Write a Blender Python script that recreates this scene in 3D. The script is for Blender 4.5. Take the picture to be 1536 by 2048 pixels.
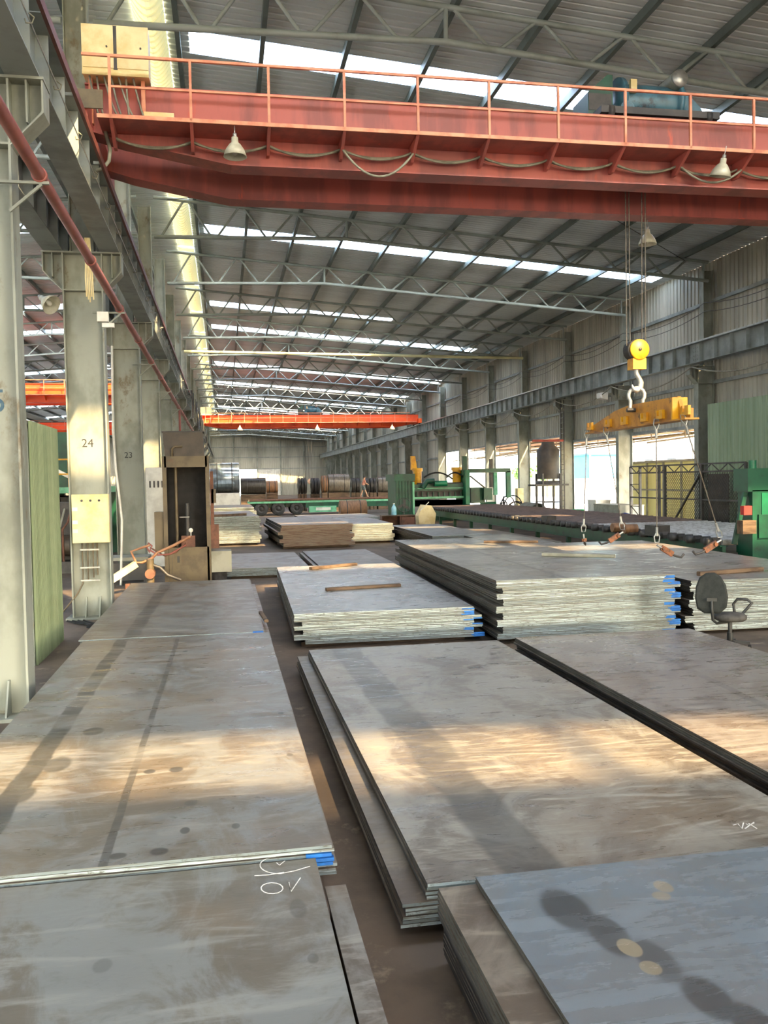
import bpy, math, random
from mathutils import Vector, Matrix
random.seed(7)
S = bpy.context.scene
COL = S.collection
for o in list(bpy.data.objects): bpy.data.objects.remove(o)

# ------------------------------------------------------------------ camera
F, CH = 1740.0, 2.6                      # focal length in pixels of the 1536x2048 frame, eye height
_Y = Vector((448.0-768, 966.0-1024, F)).normalized()
_Z = _Y.cross(Vector((1, -0.0185, 0))).normalized()
if _Z.y > 0: _Z = -_Z
_X = _Y.cross(_Z).normalized()
right = Vector((_X.x, _Y.x, _Z.x)); down = Vector((_X.y, _Y.y, _Z.y)); fwd = Vector((_X.z, _Y.z, _Z.z))
cd = bpy.data.cameras.new('camera'); cam = bpy.data.objects.new('camera', cd); COL.objects.link(cam)
M = Matrix((right, -down, -fwd)).transposed().to_4x4(); M.translation = (0, 0, CH); cam.matrix_world = M
cd.sensor_fit = 'VERTICAL'; cd.sensor_height = 36.0; cd.lens = F/2048*36; cd.clip_start = .05; cd.clip_end = 600
S.camera = cam
def ray(px, py): return right*((px-768)/F) + down*((py-1024)/F) + fwd
def gz(px, py, z=0.0):
    d = ray(px, py); t = (z-CH)/d.z; return d*t + Vector((0, 0, CH))
def gx(px, py, x):
    d = ray(px, py); t = x/d.x; return d*t + Vector((0, 0, CH))
def gy(px, py, y):
    d = ray(px, py); t = y/d.y; return d*t + Vector((0, 0, CH))

# ------------------------------------------------------------------ light
SUN = Vector((-.5, 1.2, -1.0))
W = bpy.data.worlds.new('sky'); S.world = W; W.use_nodes = True
wn = W.node_tree.nodes; wl = W.node_tree.links; wn.clear()
wo = wn.new('ShaderNodeOutputWorld'); wb = wn.new('ShaderNodeBackground'); ws = wn.new('ShaderNodeTexSky')
ws.sky_type = 'NISHITA'; ws.sun_disc = False; ws.sun_elevation = math.atan2(1.0, 1.3)
ws.sun_rotation = math.atan2(.5, -1.2); ws.dust_density = 2.2; ws.air_density = 1.2; ws.ozone_density = 1.0
wb.inputs[1].default_value = 0.9
wl.new(ws.outputs[0], wb.inputs[0]); wl.new(wb.outputs[0], wo.inputs[0])
sd = bpy.data.lights.new('sun', 'SUN'); sd.energy = 9.0; sd.color = (1.0, .69, .36); sd.angle = math.radians(1.1)
so = bpy.data.objects.new('sun', sd); COL.objects.link(so); so.rotation_euler = SUN.to_track_quat('-Z', 'Y').to_euler(); so.location = (20, -40, 40)
S.view_settings.view_transform = 'Standard'; S.view_settings.look = 'None'; S.view_settings.gamma = 1.0
S.view_settings.use_curve_mapping = False; S.view_settings.exposure = 1.87
S.cycles.use_denoising = True; S.cycles.max_bounces = 8; S.cycles.diffuse_bounces = 5; S.cycles.glossy_bounces = 3
S.cycles.transparent_max_bounces = 12; S.cycles.sample_clamp_indirect = 6.0; S.cycles.caustics_reflective = False; S.cycles.caustics_refractive = False

# ------------------------------------------------------------------ materials
def lin(r, g, b):
    f = lambda c: c/12.92/255 if c <= 10 else ((c/255+.055)/1.055)**2.4
    return (f(r), f(g), f(b), 1)
class NT:
    def __init__(s, name):
        s.m = bpy.data.materials.new(name); s.m.use_nodes = True; s.n = s.m.node_tree.nodes; s.l = s.m.node_tree.links
        s.b = s.n['Principled BSDF']; s.geo = s.n.new('ShaderNodeNewGeometry')
    def noise(s, scale=1, stretch=(1, 1, 1), detail=5, rough=.6, dist=0):
        mp = s.n.new('ShaderNodeMapping'); mp.inputs['Scale'].default_value = [scale*k for k in stretch]
        s.l.new(s.geo.outputs['Position'], mp.inputs[0]); t = s.n.new('ShaderNodeTexNoise')
        t.inputs['Scale'].default_value = 1; t.inputs['Detail'].default_value = detail; t.inputs['Roughness'].default_value = rough; t.inputs['Distortion'].default_value = dist
        s.l.new(mp.outputs[0], t.inputs['Vector']); return t.outputs[0]
    def rng(s, v, a, b, lo=0, hi=1, smooth=True):
        r = s.n.new('ShaderNodeMapRange'); r.interpolation_type = 'SMOOTHSTEP' if smooth else 'LINEAR'
        r.inputs['From Min'].default_value = a; r.inputs['From Max'].default_value = b
        r.inputs['To Min'].default_value = lo; r.inputs['To Max'].default_value = hi
        s.l.new(v, r.inputs['Value']); return r.outputs[0]
    def mix(s, f, a, b):
        m = s.n.new('ShaderNodeMix'); m.data_type = 'RGBA'
        for k, v in ((0, f), (6, a), (7, b)):
            if hasattr(v, 'links'): s.l.new(v, m.inputs[k])
            else: m.inputs[k].default_value = v
        return m.outputs[2]
    def math(s, op, a, b=None, c=None):
        m = s.n.new('ShaderNodeMath'); m.operation = op
        for k, v in ((0, a), (1, b), (2, c)):
            if v is None: continue
            if hasattr(v, 'links'): s.l.new(v, m.inputs[k])
            else: m.inputs[k].default_value = v
        return m.outputs[0]
    def xyz(s):
        x = s.n.new('ShaderNodeSeparateXYZ'); s.l.new(s.geo.outputs['Position'], x.inputs[0]); return x.outputs
    def bump(s, v, strength=.3, dist=.01):
        b = s.n.new('ShaderNodeBump'); b.inputs['Strength'].default_value = strength; b.inputs['Distance'].default_value = dist
        s.l.new(v, b.inputs['Height']); s.l.new(b.outputs[0], s.b.inputs['Normal'])
    def set(s, col, rough=.6, metal=0.0, spec=.5):
        for k, v in (('Base Color', col), ('Roughness', rough), ('Metallic', metal), ('Specular IOR Level', spec)):
            if hasattr(v, 'links'): s.l.new(v, s.b.inputs[k])
            else: s.b.inputs[k].default_value = v
        return s.m
def paint(name, a, b=None, scale=2.0, rough=.55, metal=0.0, stretch=(1, 1, 1), lo=.4, hi=.65, rust=None, rs=3.0, ra=.58, bump=.0):
    t = NT(name); b = b or tuple(c*.72 for c in a[:3])+(1,)
    c = t.mix(t.rng(t.noise(scale, stretch), lo, hi), a, b)
    if rust: c = t.mix(t.rng(t.noise(rs, stretch, 8, .7), ra, ra+.12), c, rust)
    if bump: t.bump(t.noise(scale*9, stretch, 3), bump, .01)
    return t.set(c, rough, metal)
RUST = lin(105, 62, 40)
m_col = paint('grey_column_paint', lin(146, 150, 138), lin(120, 124, 112), 1.6, .6, rust=lin(108, 96, 74), rs=1.7, ra=.58, stretch=(1, 1, .6))
m_beam = paint('runway_paint', lin(138, 146, 142), lin(112, 118, 114), 1.2, .55, rust=lin(110, 98, 84), rs=2, ra=.64)
m_truss = paint('truss_paint', lin(150, 160, 156), lin(126, 134, 128), 1.0, .5)
m_purlin = paint('purlin_paint', lin(96, 108, 106), lin(80, 90, 88), 1.0, .55)
m_roof = paint('roof_sheet', lin(204, 212, 214), lin(186, 194, 196), .35, .42, stretch=(.3, 2, 1))
m_wall = paint('wall_sheet', lin(176, 174, 158), lin(150, 148, 134), .5, .5, stretch=(1, 2, .25), rust=lin(128, 118, 98), rs=.8, ra=.62)
m_gsheet = paint('green_sheet', lin(144, 164, 134), lin(126, 148, 116), .7, .5, stretch=(1, 3, .2))
m_part = paint('pale_green_partition', lin(134, 148, 112), lin(112, 128, 92), .9, .55, stretch=(1, 4, .2), rust=lin(78, 88, 50), rs=1.5, ra=.66)
m_cream = paint('cream_translucent_core', lin(214, 208, 160), lin(190, 184, 138), .8, .6)
m_red = paint('red_crane_paint', lin(176, 92, 82), lin(146, 80, 74), 1.4, .5, stretch=(1.6, 1, .3), lo=.42, hi=.6, rust=lin(200, 86, 62), rs=2.6, ra=.6)
m_redl = paint('bright_red_crane_paint', lin(205, 84, 52), lin(180, 66, 48), 1.5, .5)
m_orange = paint('orange_crane_paint', lin(240, 92, 24), lin(220, 74, 24), .6, .45)
m_rail = paint('handrail_paint', lin(214, 146, 112), lin(190, 114, 84), 3, .5)
m_yel = paint('cream_cabinet_paint', lin(230, 214, 164), lin(212, 190, 130), 2.2, .5, rust=lin(150, 110, 60), rs=4, ra=.66)
m_green = paint('machine_green', lin(8, 80, 56), lin(6, 58, 44), 1.5, .4, rust=lin(22, 40, 34), rs=3, ra=.6)
m_greenb = paint('bright_machine_green', lin(14, 118, 80), lin(10, 94, 66), 1.5, .4)
m_gpale = paint('pale_machine_green', lin(120, 190, 150), lin(90, 160, 120), 2, .5)
m_yellow = paint('yellow_paint', lin(224, 168, 30), lin(196, 132, 28), 3, .45, rust=lin(120, 80, 40), rs=5, ra=.64)
m_blue = paint('blue_motor_paint', lin(72, 116, 134), lin(56, 88, 104), 3, .4, rust=lin(40, 52, 60), rs=4, ra=.6)
m_black = paint('black_rubber', (.006, .006, .006, 1), (.014, .014, .014, 1), 6, .75)
m_arm = paint('brown_pipe_paint', lin(172, 126, 92), lin(140, 96, 68), 5, .55)
m_dark = paint('dark_steel', (.03, .03, .03, 1), (.06, .055, .05, 1), 3, .5)
m_tyre = paint('tyre_rubber', (.035, .034, .033, 1), (.06, .058, .055, 1), 6, .8)
m_brown = paint('brown_cabinet_paint', lin(98, 86, 62), lin(78, 68, 50), 2.5, .5, rust=lin(92, 66, 44), rs=4, ra=.6)
m_brownd = paint('dark_brown_hood_paint', lin(74, 66, 56), lin(58, 52, 46), 2.5, .55)
m_rustp = paint('rusty_pipe', lin(112, 74, 56), lin(84, 56, 44), 4, .7)
m_rpipe = paint('red_oxide_pipe', lin(150, 84, 74), lin(132, 70, 62), 2, .5)
m_wood = paint('weathered_timber', lin(108, 88, 68), lin(74, 58, 44), 3, .8, stretch=(.6, 3, 3), rust=lin(70, 52, 40), rs=6, ra=.6, bump=.3)
m_galv = paint('galvanised_steel', lin(180, 182, 178), lin(150, 152, 150), 6, .35, metal=.6)
m_chrome = paint('bright_roller_steel', lin(205, 206, 204), lin(165, 164, 160), 8, .3, metal=.35)
m_wire = paint('wire_rope', lin(120, 112, 100), lin(90, 84, 76), 20, .5, metal=.4)
m_cable = paint('grey_cable', lin(140, 138, 120), lin(110, 108, 94), 5, .6)
m_white = paint('white_paint', lin(225, 224, 214), lin(200, 198, 188), 2, .5)
m_lamp = paint('lamp_shade_enamel', lin(196, 196, 176), lin(170, 168, 148), 4, .35)
m_chalk = paint('white_chalk', lin(235, 232, 224), lin(215, 212, 204), 30, .9)
m_num = paint('blue_grey_stencil', lin(58, 88, 106), lin(74, 100, 114), 20, .7)
m_numg = paint('grey_stencil', lin(24, 28, 30), lin(52, 52, 50), 20, .7)
m_spread = paint('spreader_yellow', lin(196, 138, 38), lin(150, 98, 34), 2.2, .5, rust=lin(104, 72, 40), rs=3, ra=.54)
m_coil = paint('hot_rolled_coil', lin(128, 122, 112), lin(104, 98, 90), 3, .4, metal=.3, stretch=(4, 1, 1))
m_coilb = paint('brown_coil', lin(150, 112, 80), lin(124, 92, 66), 3, .5, metal=.2, stretch=(4, 1, 1))
m_coilg = paint('galvanised_coil', lin(170, 186, 196), lin(140, 154, 164), 1.5, .18, metal=.8, stretch=(4, 1, 1))
m_coild = paint('black_coil', lin(64, 62, 58), lin(48, 46, 44), 3, .4, metal=.3, stretch=(4, 1, 1))
m_paintb = paint('blue_end_paint', lin(30, 112, 190), lin(24, 92, 165), 9, .6)
m_skin = paint('skin', lin(200, 150, 120), lin(186, 138, 108), 8, .6)
m_shirt = paint('pale_red_shirt', lin(212, 140, 120), lin(190, 116, 100), 12, .8)
m_short = paint('grey_shorts', lin(120, 128, 132), lin(100, 108, 112), 12, .8)
m_hair = paint('black_hair', (.012, .01, .009, 1), (.02, .018, .016, 1), 12, .6)
m_yard = paint('yard_concrete', lin(184, 180, 168), lin(166, 162, 150), .3, .8)
m_ywall = paint('yellow_plaster', lin(226, 206, 140), lin(214, 190, 120), .3, .8)
m_wwall = paint('white_plaster', lin(226, 222, 210), lin(206, 200, 186), .3, .8)
m_yfence = paint('pale_yellow_sheet', lin(224, 220, 150), lin(208, 202, 132), .6, .55, stretch=(1, 3, .3))
m_bsheet = paint('blue_sheet', lin(60, 160, 200), lin(50, 140, 180), 1, .5)
m_bin = paint('green_plastic', lin(30, 176, 96), lin(24, 150, 84), 2, .4)
m_tarp = paint('blue_cloth', lin(50, 70, 130), lin(36, 50, 100), 6, .8)
m_card = paint('cardboard', lin(176, 130, 90), lin(150, 108, 74), 4, .8)
m_crate = paint('grey_case_paint', lin(150, 150, 136), lin(128, 128, 114), 2, .6)
m_foliage = paint('leaf_green', lin(96, 140, 60), lin(70, 110, 44), 5, .7)
m_orangep = paint('orange_clamp_paint', lin(150, 88, 48), lin(96, 62, 42), 14, .5, rust=lin(70, 50, 40), rs=20, ra=.52)
m_blueb = paint('water_bottle_plastic', lin(150, 200, 215), lin(120, 180, 200), 6, .15)
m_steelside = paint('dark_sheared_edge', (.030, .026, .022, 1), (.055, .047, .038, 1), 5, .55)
def _edge():
    t = NT('pale_sheared_edge')
    n = t.noise(1, (3, 3, 75), 3, .6); n2 = t.noise(1, (14, 14, 30), 5, .7)
    oi = t.n.new('ShaderNodeObjectInfo'); c = t.mix(oi.outputs['Random'], lin(170, 184, 186), lin(100, 110, 112)); c = t.mix(t.rng(n, .45, .62), c, lin(112, 114, 108)); c = t.mix(t.rng(n2, .52, .68), c, lin(92, 94, 88))
    return t.set(c, .45, .25)
m_edge = _edge()
def skylight():
    t = NT('frp_skylight'); t.n.remove(t.b)
    a = t.n.new('ShaderNodeBsdfTransparent'); b = t.n.new('ShaderNodeBsdfTranslucent'); m = t.n.new('ShaderNodeMixShader')
    a.inputs[0].default_value = (.95, .97, .97, 1); b.inputs[0].default_value = (.9, .93, .92, 1); m.inputs[0].default_value = .32
    t.l.new(a.outputs[0], m.inputs[1]); t.l.new(b.outputs[0], m.inputs[2])
    t.l.new(m.outputs[0], t.n['Material Output'].inputs[0]); return t.m
m_sky = skylight()
def ridge_sheet():
    t = NT('cream_ridge_sheet')
    b = t.n.new('ShaderNodeBsdfTranslucent'); m = t.n.new('ShaderNodeMixShader'); b.inputs[0].default_value = lin(222, 214, 160)
    t.set(lin(220, 214, 168), .6); m.inputs[0].default_value = .12
    t.l.new(t.b.outputs[0], m.inputs[1]); t.l.new(b.outputs[0], m.inputs[2]); t.l.new(m.outputs[0], t.n['Material Output'].inputs[0]); return t.m
m_ridge = ridge_sheet()
def plate_mat(name, a, b, c=None, rough=.4, streaks=(), spots=(), marks=(), smear=1.0, brown=.45):
    """mill-scale steel: grey/brown blotches, rolled smears, oil streaks (x, half width, wobble, strength), oil spots and foot marks (x, y, rx, ry)"""
    t = NT(name); X = t.xyz()
    n1 = t.noise(1.3, (1.2, .8, 1), 8, .68, .8); n2 = t.noise(2.4, (.55, 2.6, 1), 7, .68, 1.2*smear); n3 = t.noise(7, (.8, 1.3, 1), 5, .7, 1.0)
    col = t.mix(t.rng(n1, .43, .58), a, tuple(k*.88 for k in b[:3])+(1,)); col = t.mix(t.math('MULTIPLY', t.rng(t.noise(.55, (1, 1, 1), 4, .6), .5, .62), brown), col, lin(132, 116, 96))
    col = t.mix(t.math('MULTIPLY', t.rng(n2, .47, .66), .75), col, c or tuple(k*1.45 for k in a[:3])+(1,))
    col = t.mix(t.math('MULTIPLY', t.rng(n3, .5, .75), .28), col, tuple(k*.5 for k in b[:3])+(1,))
    rf = t.rng(n2, .35, .65, rough-.1, rough+.16)
    oil = None
    for (x0, hw, k, amt, wob) in streaks:                       # x = x0 + k*y
        cx = t.math('MULTIPLY_ADD', X[1], k, x0)
        wv = t.math('MULTIPLY_ADD', t.noise(1.3, (0, 1, 0), 3, .5), wob, -wob*.5)
        d = t.math('ABSOLUTE', t.math('SUBTRACT', t.math('SUBTRACT', X[0], cx), wv))
        br = t.rng(t.noise(2.2, (.4, .9, 1), 4, .6), .36, .5, .35, 1)
        v = t.math('MULTIPLY', t.math('MULTIPLY', t.rng(d, hw*.72, hw, 1, 0), br), amt)
        oil = v if oil is None else t.math('MAXIMUM', oil, v)
    for (x, y, rx, ry, amt) in spots:
        dx = t.math('MULTIPLY', t.math('SUBTRACT', X[0], x), 1/rx); dy = t.math('MULTIPLY', t.math('SUBTRACT', X[1], y), 1/ry)
        d = t.math('SQRT', t.math('ADD', t.math('MULTIPLY', dx, dx), t.math('MULTIPLY', dy, dy)))
        v = t.math('MULTIPLY', t.rng(d, .72, 1.05, 1, 0), amt)
        oil = v if oil is None else t.math('MAXIMUM', oil, v)
    if oil is not None:
        col = t.mix(oil, col, lin(58, 58, 56))
    fm = None
    for (x, y, rx, ry, amt) in marks:
        dx = t.math('MULTIPLY', t.math('SUBTRACT', X[0], x), 1/rx); dy = t.math('MULTIPLY', t.math('SUBTRACT', X[1], y), 1/ry)
        d = t.math('SQRT', t.math('ADD', t.math('MULTIPLY', dx, dx), t.math('MULTIPLY', dy, dy)))
        v = t.math('MULTIPLY', t.rng(d, .85, 1.0, 1, 0), amt)
        fm = v if fm is None else t.math('MAXIMUM', fm, v)
    if fm is not None: col = t.mix(fm, col, lin(150, 140, 118))
    t.bump(n3, .08, .01)
    return t.set(col, rf, .15)
m_plate = plate_mat('mill_scale_plate', lin(128, 126, 120), lin(108, 100, 90), lin(158, 156, 148))
m_plateb = plate_mat('brown_mill_scale_plate', lin(124, 116, 104), lin(102, 92, 80), lin(146, 138, 124))
def floor_mat():
    t = NT('stained_workshop_floor')
    c = t.mix(t.rng(t.noise(.8, (1, 1, 1), 7, .65), .38, .62), lin(108, 94, 80), lin(80, 70, 60))
    c = t.mix(t.rng(t.noise(3.2, (1, 1, 1), 8, .7), .56, .7), c, lin(134, 120, 102))
    t.bump(t.noise(6), .2, .01); return t.set(c, .72)
m_floor = floor_mat()

# ------------------------------------------------------------------ mesh helpers
class MB:
    def __init__(s): s.v = []; s.f = []; s.mi = []; s.sm = []
    def add(s, vs, fs, mi=0, smooth=False):
        o = len(s.v); s.v += [tuple(v) for v in vs]
        for f in fs: s.f.append(tuple(o+i for i in f)); s.mi.append(mi); s.sm.append(smooth)
        return s
    def box(s, x0, x1, y0, y1, z0, z1, mi=0):
        return s.add([(x0,y0,z0),(x1,y0,z0),(x1,y1,z0),(x0,y1,z0),(x0,y0,z1),(x1,y0,z1),(x1,y1,z1),(x0,y1,z1)],
                     [(0,3,2,1),(4,5,6,7),(0,1,5,4),(1,2,6,5),(2,3,7,6),(3,0,4,7)], mi)
    def bar(s, p, q, w, h, up=(0, 0, 1), mi=0):
        p = Vector(p); q = Vector(q); d = (q-p).normalized(); u = Vector(up)
        if abs(d.dot(u)) > .98: u = Vector((1, 0, 0))
        a = d.cross(u).normalized()*(w/2); b = a.cross(d).normalized()*(h/2)
        vs = [p-a-b, p+a-b, p+a+b, p-a+b, q-a-b, q+a-b, q+a+b, q-a+b]
        return s.add(vs, [(0,1,2,3),(7,6,5,4),(0,4,5,1),(1,5,6,2),(2,6,7,3),(3,7,4,0)], mi)
    def tube(s, pts, r, n=8, mi=0, closed=False, caps=True):
        P = [Vector(p) for p in pts]; R = r if isinstance(r, (list, tuple)) else [r]*len(P); L = len(P); ring = []
        ref = None
        for i, p in enumerate(P):
            a = P[i-1] if (i or closed) else p; b = P[(i+1) % L] if (i < L-1 or closed) else p
            d = (b-a).normalized()
            if ref is None: ref = Vector((0, 0, 1)) if abs(d.z) < .9 else Vector((1, 0, 0))
            u = (ref-d*ref.dot(d)).normalized(); ref = u; w = d.cross(u)
            ring.append([p+(u*math.cos(2*math.pi*k/n)+w*math.sin(2*math.pi*k/n))*R[i] for k in range(n)])
        vs = [v for rr in ring for v in rr]; fs = []
        for i in range(L if closed else L-1):
            j = (i+1) % L
            for k in range(n): fs.append((i*n+k, i*n+(k+1) % n, j*n+(k+1) % n, j*n+k))
        s.add(vs, fs, mi, True)
        if caps and not closed:
            s.add(ring[0], [tuple(range(n))[::-1]], mi); s.add(ring[-1], [tuple(range(n))], mi)
        return s
    def cyl(s, p, q, r, n=16, mi=0, r2=None): return s.tube([p, q], [r, r if r2 is None else r2], n, mi)
    def lathe(s, prof, c=(0, 0, 0), axis='z', n=20, mi=0, smooth=True):
        c = Vector(c); vs = []; L = len(prof)
        for (r, h) in prof:
            for k in range(n):
                a = 2*math.pi*k/n; x, y = r*math.cos(a), r*math.sin(a)
                vs.append(c+Vector({'z': (x, y, h), 'x': (h, x, y), 'y': (x, h, y)}[axis]))
        fs = [(i*n+k, i*n+(k+1) % n, (i+1)*n+(k+1) % n, (i+1)*n+k) for i in range(L-1) for k in range(n)]
        return s.add(vs, fs, mi, smooth)
    def prism(s, poly, a, b, axis='y', mi=0):
        """poly of 2D points extruded from a to b along axis; axis y: points are (x,z); x: (y,z); z: (x,y)"""
        def P(u, v, t): return {'y': (u, t, v), 'x': (t, u, v), 'z': (u, v, t)}[axis]
        n = len(poly); vs = [P(u, v, a) for u, v in poly]+[P(u, v, b) for u, v in poly]
        return s.add(vs, [tuple(range(n)), tuple(range(n, 2*n))[::-1]]+[(i, i+n, (i+1) % n+n, (i+1) % n) for i in range(n)], mi)
    def mesh(s, name, mats):
        me = bpy.data.meshes.new(name); me.from_pydata(s.v, [], s.f)
        for m in (mats if isinstance(mats, (list, tuple)) else [mats]): me.materials.append(m)
        me.polygons.foreach_set('material_index', s.mi); me.polygons.foreach_set('use_smooth', s.sm); me.update()
        import bmesh
        bm = bmesh.new(); bm.from_mesh(me); bmesh.ops.recalc_face_normals(bm, faces=bm.faces); bm.to_mesh(me); bm.free()
        return me
    def obj(s, name, mats, parent=None, loc=(0, 0, 0), rz=0.0):
        return ob(name, s.mesh(name, mats), parent, loc, rz)
def ob(name, me, parent=None, loc=(0, 0, 0), rz=0.0, rot=None):
    o = bpy.data.objects.new(name, me); COL.objects.link(o); o.location = loc; o.rotation_euler = rot or (0, 0, rz)
    if parent is not None: o.parent = parent
    return o
def tag(o, label=None, cat=None, group=None, kind=None):
    for k, v in (('label', label), ('category', cat), ('group', group), ('kind', kind)):
        if v: o[k] = v
    return o
def thing(name, label, cat, loc=(0, 0, 0), rz=0.0, group=None):
    return tag(ob(name, None, None, loc, rz), label, cat, group)
def nth(i):
    w = 'zeroth first second third fourth fifth sixth seventh eighth ninth tenth eleventh twelfth thirteenth fourteenth fifteenth sixteenth seventeenth eighteenth nineteenth twentieth'.split()
    return w[i] if i < len(w) else str(i)+{1: 'st', 2: 'nd', 3: 'rd'}.get(i % 10, 'th')
def struct(o): o['kind'] = 'structure'; return o
def copy_tree(o, parent=None):
    c = o.copy(); COL.objects.link(c); c.parent = parent
    for ch in list(o.children): copy_tree(ch, c)
    return c
def sag(p, q, d, n=10):
    p = Vector(p); q = Vector(q); return [p.lerp(q, i/n)-Vector((0, 0, 4*d*(i/n)*(1-i/n))) for i in range(n+1)]
def text_mesh(txt, size, mat, extrude=.0015):
    c = bpy.data.curves.new('lettering', 'FONT'); c.body = txt; c.size = size; c.extrude = extrude; c.align_x = 'CENTER'; c.align_y = 'CENTER'
    o = bpy.data.objects.new('tmp', c); COL.objects.link(o); bpy.context.view_layer.update()
    me = bpy.data.meshes.new_from_object(o.evaluated_get(bpy.context.evaluated_depsgraph_get())); bpy.data.objects.remove(o)
    me.materials.clear(); me.materials.append(mat); return me
# ------------------------------------------------------------------ the hall
Y0, DY, NB = 10.4, 7.4, 23
YK = [Y0+DY*k for k in range(-4, NB)]                  # column lines, from behind the camera to the far gable
YB, YE = YK[0], YK[-1]+.6
XR = 20.15
def zr(x): return 13.2-.08*(x+2.1) if x > -2.55 else 13.2-.08*(-5.1-x+2.1)

fl = struct(MB().add([(-26, YB-6, 0), (20.5, YB-6, 0), (20.5, YE+1, 0), (-26, YE+1, 0)], [(0, 1, 2, 3)]).obj('floor', m_floor))
yd = struct(MB().add([(20.5, -30, -.02), (120, -30, -.02), (120, 190, -.02), (20.5, 190, -.02)], [(0, 1, 2, 3)]).obj('floor_yard', m_yard))

struct(MB().add([(-120, -90, -.02), (-26, -90, -.02), (-26, 190, -.02), (-120, 190, -.02)], [(0, 1, 2, 3)]).obj('floor_left_bounce', m_yard))  # ground added on the left to bounce sunlight up to the roof
struct(MB().add([(-26, -90, -.02), (120, -90, -.02), (120, -30, -.02), (20.5, -30, -.02), (20.5, YB-6, -.02), (-26, YB-6, -.02)], [(0, 1, 2, 3, 4, 5)]).obj('floor_front_bounce', m_yard))  # unseen ground behind the camera, added to bounce light onto the roof
RIB = ((0, 0), (.17, 0), (.19, .03), (.23, .03))
def roof_sheet(x0, x1, y0, y1, mat, name, parent, dz=0.0, nx=1, sagz=0.0, pitch=.25):
    mb = MB(); ys = []; n = max(1, round((y1-y0)/pitch))
    for i in range(n):
        for (a, h) in RIB: ys.append((y0+(i+a/.25)*(y1-y0)/n, h))
    ys.append((y1, 0)); xs = [x0+(x1-x0)*i/nx for i in range(nx+1)]
    vs = [(x, y, zr(x)+h+dz-sagz*4*((y-y0)/(y1-y0))*(1-(y-y0)/(y1-y0))*math.sin(math.pi*i/nx)*(nx > 1)) for i, x in enumerate(xs) for (y, h) in ys]
    m = len(ys); fs = [(i*m+j, i*m+j+1, (i+1)*m+j+1, (i+1)*m+j) for i in range(nx) for j in range(m-1)]
    mb.add(vs, fs, 0, False); return mb.obj(name, mat, parent)
roof = struct(ob('ceiling', None))
SKY = [(-22.4, 1.2, 19.3), (-7.6, 1.35, 19.3), (6.5, 1.4, 19.3), (21.5, 1.1, 19.3), (36.9, 1.25, 19.6), (52.0, 1.4, 10.2), (59.6, 1.5, 17.6), (77.6, 2.0, 19.6), (92.0, 1.8, 19.6), (106.0, 1.6, 19.6), (121.0, 1.6, 19.6), (136.0, 1.6, 19.6), (151.0, 1.6, 19.6), (163.0, 1.6, 19.6)]
prev = YB-6; wn_ = 0
for (c, w, xe) in SKY+[(YE+.4, 0, 0)]:
    roof_sheet(-1.05, XR+.6, prev, c-w/2, m_roof, 'roof_sheet', roof)
    roof_sheet(-25.5, -2.6, prev, c-w/2, m_roof, 'roof_sheet', roof)
    if w:
        roof_sheet(-1.05, -.55, c-w/2, c+w/2, m_roof, 'roof_sheet', roof); roof_sheet(xe, XR+.6, c-w/2, c+w/2, m_roof, 'roof_sheet', roof)
        roof_sheet(-4.0, -2.6, c-w/2, c+w/2, m_roof, 'roof_sheet', roof); roof_sheet(-25.5, -23.0, c-w/2, c+w/2, m_roof, 'roof_sheet', roof)
        wn_ += 1; s_ = struct(roof_sheet(-.55, xe, c-w/2, c+w/2, m_sky, 'window_%d' % wn_, None)); s_['label'] = 'long translucent white skylight strip in the roof'
        wn_ += 1; s_ = struct(roof_sheet(-23.0, -4.0, c-w/2, c+w/2, m_sky, 'window_%d' % wn_, None)); s_['label'] = 'translucent skylight strip over the left-hand bay'
    prev = c+w/2
for i in range(len(YK)-1):
    roof_sheet(-1.75, -1.05, YK[i]+.12, YK[i+1]-.12, m_ridge, 'ridge_sheet', roof, -.02, 8, .45)
roof_sheet(-3.3, -1.7, YB-6, YE+.4, m_roof, 'roof_sheet', roof, .07)
PX = [-.8+1.93*i for i in range(11)]+[-3.2-1.95*i for i in range(12)]
for x in PX:
    MB().box(x-.055, x+.055, YB-6, YE+.3, zr(x)-.23, zr(x)-.02).obj('purlin', m_purlin, roof)

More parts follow.
